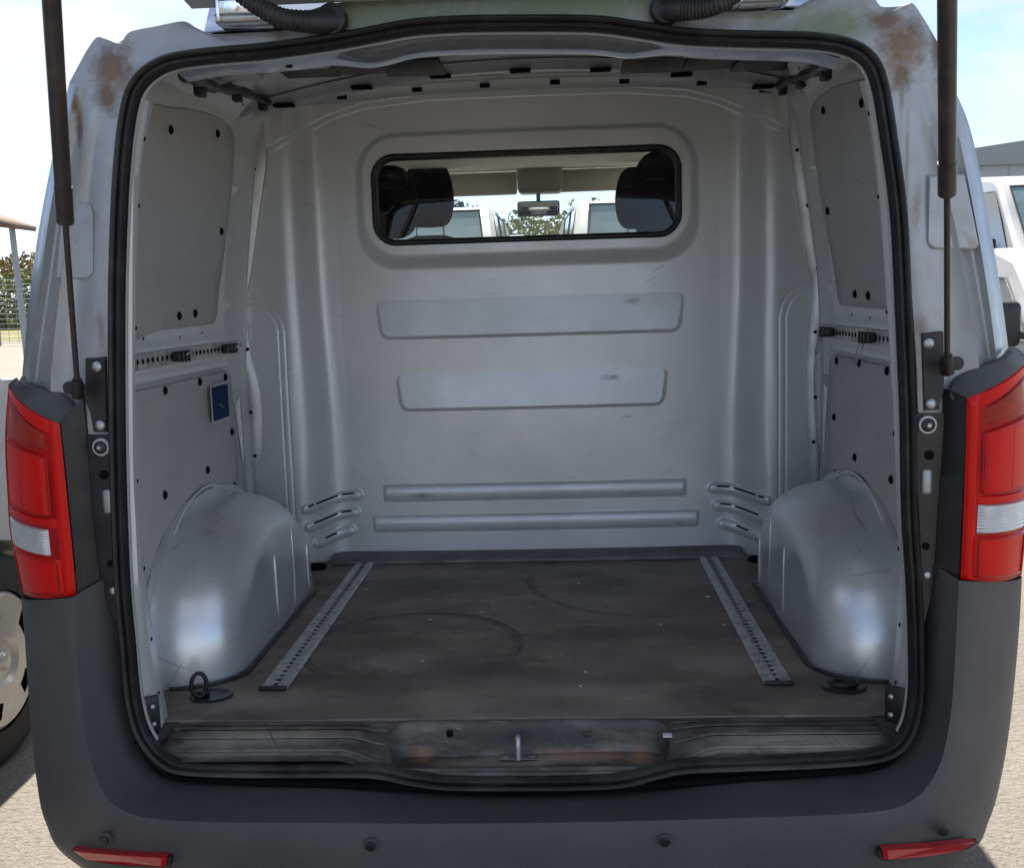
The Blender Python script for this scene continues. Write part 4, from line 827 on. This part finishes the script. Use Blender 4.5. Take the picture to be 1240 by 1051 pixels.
# roof edges close to the header
for s in (-1, 1): grid('roof_shoulder', [[skp(s, z, y) for z in zu] for y in (.10, .16, .22, .28)], paint_out, van, flip=(s < 0))
grid('underbody', [[(x, y, .30) for y in (0.1, 4.6)] for x in (-.92, .92)], plastic, van)
grid('bonnet', [[(x, 4.02, 1.24-.02*(x/.9)**2), (x, 4.5, 1.08-.04*(x/.9)**2), (x, 4.85, .85), (x, 4.92, .35)] for x in np.linspace(-.92, .92, 9)], paint_out, van, flip=True)
grid('windscreen', [[(x, 3.30-.06*(x/.8)**2, 1.93), (x, 4.06-.10*(x/.8)**2, 1.25)] for x in np.linspace(-.84, .84, 9)], glass, van)
box('dashboard', (0, 3.75, 1.05), (1.7, .55, .28), trim_grey, van, bevel=.05)

# ---- cab seen through the bulkhead window -------------------------------------------------
def headrest(px0, px1, py0, py1, Y, name, lean=0.0):
    a = atY(px0, py0, Y); b = atY(px1, py1, Y); cx = (a[0]+b[0])/2; w = abs(b[0]-a[0])/2; zt, zb = a[2], b[2]; h = (zt-zb)/2; cz = (zt+zb)/2
    rows = []
    for t in np.sin(np.linspace(-1, 1, 15)*math.pi/2):
        z = cz+h*t; k = (1-abs(t)**3.8)**(1/3.8)*0.985+.015; wd = w*(0.93+.07*math.cos(t*2)-(.10*max(0, t)))*k**0.8; dp = .055*k
        rows.append([(cx+wd*np.sign(math.cos(q))*abs(math.cos(q))**.70, Y+dp*np.sign(math.sin(q))*abs(math.sin(q))**.8+lean*t, z) for q in np.linspace(0, 2*math.pi, 28, endpoint=False)])
    v = [p for r_ in rows for p in r_]; f = gridfaces(15, 28, True); f = [q for q in f]; f.append(tuple(range(28))); f.append(tuple(14*28+j for j in range(28)))
    o = mesh(name, v, f, seat_m, van, ang=80)
    for sg in (-1, 1): tube('headrest_post', [(cx+sg*.062, Y, zb+.02), (cx+sg*.062, Y, zb-.10)], .006, steel, o, 10)
    box('headrest_seam', (cx, Y-.052, cz+.35*h), (w*1.3, .004, .004), plastic, o, bevel=0)
    # backrest below
    rows = []
    for t in np.linspace(0, 1, 12):
        z = zb-.035-.50*t; k = min(1, (t*10+.05))**.4; rows.append([(cx+(.22*k+.02*t)*np.sign(math.cos(q))*abs(math.cos(q))**.5, Y+.0+.06*k*np.sign(math.sin(q))*abs(math.sin(q))**.8, z) for q in np.linspace(0, 2*math.pi, 28, endpoint=False)])
    v = [p for r_ in rows for p in r_]; f = gridfaces(12, 28, True); f.append(tuple(range(28))); mesh('seat_backrest', v, f, seat_m, van, ang=80)
    return o
headrest(487, 551, 198, 275, 2.85, 'front_headrest'); headrest(744, 808, 203, 277, 2.85, 'front_headrest')
headrest(408, 509, 203, 289, 1.72, 'rear_headrest'); headrest(762, 866, 184, 291, 1.72, 'rear_headrest')
zc_ = atY(640, 207, 3.30)[2]; zc0 = atY(640, 180, 1.5)[2]+.02
rows = [[(x, y, zc0+(zc_-zc0)*(y-1.44)/1.86-.05*max(0, abs(x)-.62)/.25) for y in np.linspace(1.44, 3.30, 10)] for x in np.linspace(-.88, .88, 30)]
grid('headliner', rows, liner, van)
zv = atY(640, 228, 3.35)[2]
box('header_trim', (0, 3.33, (zc_+zv)/2+.03), (1.5, .05, .06), liner, van, bevel=.015)
for px0, px1, y0, y1 in ((545, 614, 211, 237), (689, 760, 205, 231)):
    a = atY(px0, y0, 3.22); b = atY(px1, y1, 3.22); box('sun_visor', ((a[0]+b[0])/2, 3.22, (a[2]+b[2])/2), (abs(b[0]-a[0])+ .10, .022, abs(a[2]-b[2])), liner, van, bevel=.010, rot=Matrix.Rotation(R(-12), 3, 'X'))
a = atY(626, 205, 3.15); b = atY(682, 241, 3.15)
con = box('overhead_console', ((a[0]+b[0])/2, 3.17, (a[2]+b[2])/2+.02), (abs(b[0]-a[0]), .14, abs(a[2]-b[2])-.02), trim_grey, van, bevel=.025, seg=4)
a = atY(626, 244, 3.12); b = atY(678, 261, 3.12)
mr = box('rear_view_mirror', ((a[0]+b[0])/2, 3.14, (a[2]+b[2])/2), (abs(b[0]-a[0]), .03, abs(a[2]-b[2])), plastic, van, bevel=.012, seg=3)
box('mirror_glass', ((a[0]+b[0])/2, 3.123, (a[2]+b[2])/2), (abs(b[0]-a[0])-.018, .003, abs(a[2]-b[2])-.014), mirror_m, mr, bevel=.001, rot=Matrix.Rotation(R(4), 3, 'X'))
tube('mirror_stem', [((a[0]+b[0])/2, 3.15, a[2]-.01), ((a[0]+b[0])/2, 3.17, a[2]+.06)], .010, plastic, mr)

# ---- tailgate, raised on its struts --------------------------------------------------------
tgm = paint_out
def tgp(t, x, d=0): # t along the door from hinge, d thickness up
    ang = R(24); return (x, -.02-1.22*t*math.cos(ang)+d*math.sin(ang)*0, 1.915+1.22*t*math.sin(ang)+d)
parts_ = []
def slab(t0, t1, x0f, x1f):
    ring = []
    for t in np.linspace(t0, t1, 6):
        w = .53+.27*min(1, t*1.2); a_, b_ = x0f(w), x1f(w); ring.append([tgp(t, a_, .05), tgp(t, a_, 0), tgp(t, b_, 0), tgp(t, b_, .05)])
    parts_.append(([p for r_ in ring for p in r_], gridfaces(6, 4, True)+[(0, 1, 2, 3), (20, 21, 22, 23)]))
slab(0, .20, lambda w: -w, lambda w: w); slab(.56, 1, lambda w: -w, lambda w: w); slab(.20, .56, lambda w: -w, lambda w: -w+.09); slab(.20, .56, lambda w: w-.09, lambda w: w)
parts_.append(([(-.60, .16, 1.995), (.60, .16, 1.995), (.60, -.05, 1.952), (-.60, -.05, 1.952), (-.60, .16, 2.01), (.60, .16, 2.01), (.60, -.05, 1.99), (-.60, -.05, 1.99)], [(0, 1, 2, 3), (4, 7, 6, 5), (0, 4, 5, 1), (2, 6, 7, 3), (1, 5, 6, 2), (0, 3, 7, 4)]))  # unseen front overlap, added to keep the sun off the header
tg = merge('tailgate', parts_, paint_out, van, ang=30)
box('tailgate_lining', tgp(.72, 0, -.016), (1.2, .45, .02), plastic, tg, rot=Matrix.Rotation(R(-24), 3, 'X'), bevel=.005)
box('tailgate_glass', tgp(.35, 0, .025), (1.15, .53, .006), glass, tg, rot=Matrix.Rotation(R(-24), 3, 'X'), bevel=.003)

# ================================================================== OTHER VEHICLES
def car(label, loc, rz, prof, wheels, m=white_paint, halfw=.95, wins=(), screen=None, name='parked_van', cat='van', mirror=None, wr=.33, lamp=None, group=None):
    """prof: side outline (y,z) running round the body; wheels: y positions; nose at +Y"""
    c = empty(name, loc, rz); tag(c, label, cat, group)
    zb = min(p[1] for p in prof); out_ = []
    # underside with arches, drawn from rear to nose
    ymin = min(p[0] for p in prof); ymax = max(p[0] for p in prof)
    low = []
    for yw in sorted(wheels):
        low += [(yw-(wr+.06)*math.cos(t), wr*.95+(wr+.06)*math.sin(t)) for t in np.linspace(0.02, math.pi-.02, 14) if wr*.95+(wr+.06)*math.sin(t) > zb]
    o = [p for p in prof]; full = low+o      # low goes rear->nose, prof must go nose->rear over the roof
    zt = max(p[1] for p in prof)
    def w(z): return halfw*(1-.15*max(0, (z-zt*.52)/(zt*.48))**1.5)
    n = len(full); cy = (ymin+ymax)/2; cz = .9
    V = []; lay = ((-1, 0.0, .0), (-1, .0, 1.0), (1, .0, 1.0), (1, 0, .0))
    for sgn, ins, k in ((-1, .05, 0), (-1, 0, 1), (1, 0, 1), (1, .05, 0)):
        for y, z in full:
            hw = w(z)-(.05 if k else 0.0)
            yy, z2 = (y, z) if k else (cy+(y-cy)*.985, cz+(z-cz)*.97)
            if z < wr*2+.1 and not k: yy, z2 = y, z
            V.append((sgn*hw, yy, z2))
    # order: side faces at layer 0 and 3
    F = [tuple(range(n))[::-1], tuple(3*n+i for i in range(n))]
    for L_ in range(3):
        for i in range(n): F.append((L_*n+i, L_*n+(i+1) % n, (L_+1)*n+(i+1) % n, (L_+1)*n+i))
    body = mesh('body', V, F, m, c, ang=28)
    for yw in wheels:
        for sgn in (-1, 1):
            wv = empty('wheel', (sgn*(halfw-.10), yw, wr)); wv.parent = c
            rows = [[(dx, rr_*math.cos(t), rr_*math.sin(t)) for t in np.linspace(0, 2*math.pi, 40, endpoint=False)] for dx, rr_ in ((-.1, .2), (-.1, wr-.03), (-.07, wr), (.06, wr), (.095, wr-.02), (.105, wr-.06), (.095, wr*.66))]
            grid('tyre', [[(sgn*p[0], p[1], p[2]) for p in r_] for r_ in rows], tyre_m, wv, closed=True)
            # hubcap with openings
            rh = wr*.655; vv = []; N_ = 60
            for rr_, dx in ((1.0, .085), (.93, .100), (.84, .098), (.60, .104), (.34, .110), (.28, .098), (.14, .100), (.10, .112), (.0, .114)):
                for q in range(N_):
                    t = 2*math.pi*q/N_; vv.append((sgn*dx, rh*rr_*math.cos(t), rh*rr_*math.sin(t)))
            ff = []
            for i in range(8):
                for q in range(N_):
                    if i == 2 and q % 12 in (3, 4, 5, 6): continue
                    ff.append((i*N_+q, i*N_+(q+1) % N_, (i+1)*N_+(q+1) % N_, (i+1)*N_+q))
            mesh('hubcap', vv, ff, hub_m, wv, ang=25); v, f = disc_vf((sgn*.06, 0, 0), (sgn, 0, 0), rh*.95, .01, 24); mesh('brake_disc', v, f, disc_m, wv)
            v, f = disc_vf((sgn*.02, 0, 0), (sgn, 0, 0), wr*.95, .01, 24)
        box('wheel_well', (0, yw, wr+.05), (2*(halfw-.22), 2*wr, .6), black, c, bevel=0)
    for yz in wins:
        for sgn in (-1, 1):
            v = [(sgn*(w(z)+.004), y, z) for y, z in yz]; q = mesh('side_window', v, [tuple(range(len(v)))], glass_dark, c, False)
            cc = np.mean(yz, axis=0); tube('window_frame', [(sgn*(w(z)+.006), y, z) for y, z in yz], .006, rubber, q, 6, True)
    if screen:
        (y0, z0), (y1, z1) = screen
        nn = np.array([0, (z1-z0), -(y1-y0)]); nn = nn/np.linalg.norm(nn)*.008
        if nn[2] < 0: nn = -nn
        ws, wt = w(z0)-.13, w(z1)-.13
        v = [np.array(p)+nn for p in ((-ws, y0, z0), (ws, y0, z0), (wt, y1, z1), (-wt, y1, z1))]
        q = mesh('windscreen', v, [(0, 1, 2, 3)], glass_screen, c, False); tube('windscreen_seal', v, .016, rubber, q, 6, True)
        for sx_ in (-.35, .35): tube('wiper', [np.array((sx_-.25, y0, z0))+nn*3, np.array((sx_+.30, y0+(y1-y0)*.35, z0+(z1-z0)*.35))+nn*2.5], .008, plastic, q, 6)
    if mirror:
        for sgn in (-1, 1):
            mm = box('door_mirror', (sgn*(halfw+.14), mirror[0], mirror[1]), (.19, .09, .24), plastic, c, bevel=.035, seg=4); tube('mirror_arm', [(sgn*(halfw-.06), mirror[0]+.03, mirror[1]-.07), (sgn*(halfw+.12), mirror[0]+.01, mirror[1]-.05)], .02, plastic, mm)
    if lamp:
        for sgn in (-1, 1): box('headlight', (sgn*(halfw-.22), lamp[0], lamp[1]), (.30, .12, .20), clear_l, c, bevel=.04, seg=3)
    return c
# nose-forward outline of a panel van (nose -> roof -> tail)
VP = [(2.30, .30), (2.36, .55), (2.30, .82), (2.16, .98), (1.70, 1.14), (1.52, 1.20), (1.05, 1.62), (.78, 1.86), (.60, 1.93), (.2, 1.97), (-1.0, 1.98), (-2.3, 1.95), (-2.42, 1.88), (-2.50, 1.2), (-2.52, .5), (-2.48, .32)]
SW = [[(1.28, 1.24), (.95, 1.60), (.72, 1.80), (.10, 1.82), (.10, 1.22)], [(0.0, 1.22), (0.0, 1.82), (-1.0, 1.82), (-1.0, 1.22)]]
SC = ((1.46, 1.25), (.82, 1.83))
# left neighbour, its front wheel just left of our bumper
VPL = [(2.30, .30), (2.36, .55), (2.33, .82), (2.20, 1.00), (1.92, 1.13), (1.74, 1.24), (1.50, 1.30), (1.05, 1.64), (.78, 1.86), (.60, 1.93), (.2, 1.97), (-1.0, 1.98), (-2.3, 1.95), (-2.42, 1.88), (-2.50, 1.2), (-2.52, .5), (-2.48, .32)]
car('white van parked close on our left, its pale hubcap showing beside our bumper', (-2.60, -.50, 0), 0, VPL, (-1.62, 1.62), wins=[[(1.20, 1.34), (.95, 1.60), (.72, 1.80), (.10, 1.82), (.10, 1.30)]], screen=((1.44, 1.34), (.82, 1.83)), mirror=(.95, 1.45), lamp=(2.22, .82))
VP2 = [(p[0], p[1]*1.17 if p[1] > .6 else p[1]) for p in VP]; SW2 = [[(y, z*1.22) for y, z in w_] for w_ in SW]; SC2 = ((1.40, 1.50), (.74, 2.22))
car('white van facing us, seen through the windscreen left of the rear-view mirror', (-.52-.84, 8.9, 0), math.pi, VP2, (-1.62, 1.62), wins=SW2, screen=SC2, mirror=(1.15, 1.36), lamp=(2.22, .88))
car('white van facing us, seen through the windscreen right of the rear-view mirror', (.12+.92, 8.7, 0), math.pi+.05, VP2, (-1.62, 1.62), wins=SW2, screen=SC2, mirror=(1.15, 1.36), lamp=(2.22, .88))
VP3 = [(p[0], p[1]*1.25 if p[1] > .6 else p[1]) for p in VP]
car('beige grey van farther off, between the two white vans ahead', (atY(640, 275, 16.0)[0]-.86, 16.6, 0), math.pi, VP3, (-1.62, 1.62), m=grey_paint, wins=[[(y, z*1.25) for y, z in w_] for w_ in SW], screen=((1.46, 1.55), (.82, 2.28)), lamp=(2.22, .9))
# right neighbours
VP4 = [(p[0]*1.2, p[1]*1.39 if p[1] > .6 else p[1]) for p in VP]
car('tall white van behind at the right edge with dark windscreen and black door mirror', (atY(1197, 212, 11.5)[0]+.86, 12.2, 0), math.pi, VP4, (-1.95, 1.95), wins=[[(y*1.2, z*1.39) for y, z in w_] for w_ in SW], screen=((1.75, 1.78), (.98, 2.54)), mirror=(1.3, 1.80), lamp=(2.66, 1.1), wr=.38)
HP = [(2.0, .30), (2.05, .6), (1.95, .86), (1.0, 1.08), (.75, 1.12), (.15, 1.52), (-.2, 1.60), (-1.2, 1.60), (-1.75, 1.32), (-1.95, 1.0), (-1.98, .4), (-1.95, .3)]
car('white car at the right edge, lower and nearer than the tall white van', (3.42, 4.3, 0), math.pi, HP, (-1.25, 1.25), halfw=.88, wr=.32, wins=[[(.6, 1.08), (.12, 1.42), (-1.1, 1.48), (-1.3, 1.08)]], screen=((.74, 1.15), (.14, 1.53)), mirror=(.62, 1.18), name='parked_car', cat='car', lamp=(1.85, .78))

# ================================================================== BACKGROUND
def foliage(name, boxes, n, size, m, seed, parent=None):
    rg = np.random.RandomState(seed); V = []; F = []
    for (cx, cy, cz, ax, ay, az) in boxes:
        for k in range(n):
            d = rg.normal(size=3); d /= np.linalg.norm(d); rr_ = rg.uniform(.55, 1.0)**.5*rg.uniform(.8, 1.12)
            p = np.array([cx+ax*d[0]*rr_, cy+ay*d[1]*rr_, cz+az*d[2]*rr_]); 
            if p[2] < .03: continue
            a = rg.normal(size=3); a /= np.linalg.norm(a); b = np.cross(a, rg.normal(size=3)); b /= np.linalg.norm(b); q = size*rg.uniform(.6, 1.4); i = len(V)
            V += [p-a*q, p+b*q*.5, p+a*q, p-b*q*.5]; F.append((i, i+1, i+2, i+3))
    return mesh(name, V, F, m, parent, False)
# hedge behind the verge
hb = [(x, 76+rs.uniform(-2, 2), 2.0+rs.uniform(-.4, .4), 3.4, 2.4, 2.6) for x in np.arange(-84, -20, 3.6)]
h = foliage('hedge', hb, 2200, .19, leaf_a, 5); tag(h, 'green hedge behind the dry grass on the far left', 'hedge', kind='stuff')
h = foliage('shrubs', [(x, 82+rs.uniform(-2, 2), 4.6+rs.uniform(-.3, .3), 3.6, 2.2, 1.5) for x in np.arange(-88, -22, 3.4)], 700, .24, leaf_c, 7); tag(h, 'ochre dry shrubs rising above the green hedge on the far left', 'shrubs', kind='stuff')
h = foliage('hedge', [(x, 60+rs.uniform(-1, 1), 3.6+rs.uniform(-.5, .5), 3.2, 2, 2.9) for x in np.arange(-20, 26, 3.6)], 3200, .17, leaf_a, 6); tag(h, 'far hedge line seen through the windscreen behind the vans', 'hedge', kind='stuff')
def tree(label, x, y, h, r_, seed, m=leaf_b):
    t = empty('tree', (x, y, 0)); tag(t, label, 'tree'); tr = random.Random(seed); parts = [tube_vf([(0, 0, 0), (.05, 0, h*.3), (-.03, .05, h*.55), (0, 0, h*.8)], 0, 10, rfn=lambda q: .16*h/6*(1-q*.75))]
    bl = []
    for k in range(9):
        a = tr.uniform(0, 6.28); e = tr.uniform(.3, .8)*r_; z = h*tr.uniform(.45, .85); parts.append(tube_vf([(0, 0, h*.4), (e*.5*math.cos(a), e*.5*math.sin(a), z*.8), (e*math.cos(a), e*math.sin(a), z)], .03*h/6, 6)); bl.append((e*math.cos(a), e*math.sin(a), z, r_*.45, r_*.45, r_*.36))
    merge('trunk', parts, bark, t); foliage('crown', bl, 600, max(.05, r_*.055), m, seed, t)
tree('small airy tree beyond the vans, left of the rear-view mirror', atY(566, 300, 34)[0], 34, 4.5, 0.85, 3)
tree('round tree hidden mostly by the left headrest beyond the vans', atY(500, 300, 38)[0], 38, 5.6, 2.2, 4)
# wire fence far ahead
fn = empty('wire_fence', (-1, 19, 0)); tag(fn, 'wire mesh fence on posts behind the parked vans ahead', 'fence')
for k in range(12): tube('fence_post', [(-9+k*1.8, 0, 0), (-9+k*1.8, 0, 2.55)], .035, pole_m, fn, 6)
wires = [tube_vf([(-9, 0, .1+k*.16), (10.8, 0, .1+k*.16)], .006, 4) for k in range(16)]+[tube_vf([(-9+k*.3, 0, .1), (-9+k*.3, 0, 2.5)], .005, 4) for k in range(67)]
tag(merge('wire_mesh', wires, pole_m, fn), kind='stuff')
fn = empty('wire_fence', (-24, 40, 0)); tag(fn, 'pale wire fence in front of the hedge on the far left', 'fence')
for k in range(9): tube('fence_post', [(-8+k*2.2, 0, 0), (-8+k*2.2, 0, 2.8)], .05, pole_m, fn, 6)
tag(merge('wire_mesh', [tube_vf([(-8, 0, .1+k*.2), (9.6, 0, .1+k*.2)], .012, 4) for k in range(14)]+[tube_vf([(-8+k*.4, 0, .1), (-8+k*.4, 0, 2.7)], .010, 4) for k in range(45)], pole_m, fn), kind='stuff')
# open shelter on the left: brown roof on a leaning pole
p = atY(12, 268, 14); q = atY(20, 395, 14)
sh = empty('shelter', (p[0], 14, 0)); tag(sh, 'open shelter with brown pitched roof on grey poles at the far left', 'shelter')
zr = p[2]
rows = [[(-5.0, -.7, zr+1.7), (-5.0, .7, zr+1.7)], [(-.4, -.7, zr+.10), (-.4, .7, zr+.10)], [(.05, -.7, zr-.08), (.05, .7, zr-.08)]]
grid('roof', rows, roof_brown, sh, flip=True, solid=.08)
for y in (-.6, .6):
    for x in (-.25, -4.6): tube('post', [(x-.05, y, zr+.0 if x > -1 else zr+.8), (x+(.16 if y < 0 else .02), y, 0)], .05, pole_m, sh, 8)
box('cross_rail', (-2.5, -.6, .35), (4.8, .06, .08), pole_m, sh)
# low barrier by the shelter
rail_ = empty('barrier', (-6.3, 10.5, 0)); tag(rail_, 'low pale barrier rail lying beside the tarmac on the far left', 'barrier')
tube('rail', [(-1.6, 0, .52), (1.2, .6, .52)], .05, pole_m, rail_); tube('post', [(-1.4, .05, 0), (-1.4, .05, .5)], .04, pole_m, rail_); tube('post', [(1.0, .55, 0), (1.0, .55, .5)], .04, pole_m, rail_)
# grey warehouse at the far right
pr = atY(1215, 172, 60); w_ = empty('warehouse', (pr[0], 60, 0)); tag(w_, 'long pale grey warehouse with low pitched roof at the far right', 'building')
zt = pr[2]; hw_ = 11
bm = bmesh.new(); add_box(bm, (hw_-5, 6, (zt-1.3)/2), (2*hw_, 12, zt-1.3)); bm_link('wall', bm, shed_m, w_, smooth=False)
mesh('roof', [(-5.4, -.3, zt-1.3), (.4+hw_*2-5, -.3, zt-1.3), (.4+hw_*2-5, -.3, zt-1.2), (1.0, -.3, zt), (-5.4, -.3, zt-.75), (-5.4, 12, zt-1.3), (.4+hw_*2-5, 12, zt-1.3), (.4+hw_*2-5, 12, zt-1.2), (1.0, 12, zt), (-5.4, 12, zt-.75)], [(0, 1, 2, 3, 4), (5, 9, 8, 7, 6), (4, 3, 8, 9), (3, 2, 7, 8), (0, 4, 9, 5), (1, 6, 7, 2), (0, 5, 6, 1)], mat('warehouse_roof', (.24, .27, .29), .6), w_, False)
for k in range(5): box('cladding_seam', (-4+k*4.4, -.03, (zt-1.3)/2), (.08, .05, zt-1.3), shed_m, w_, bevel=0)
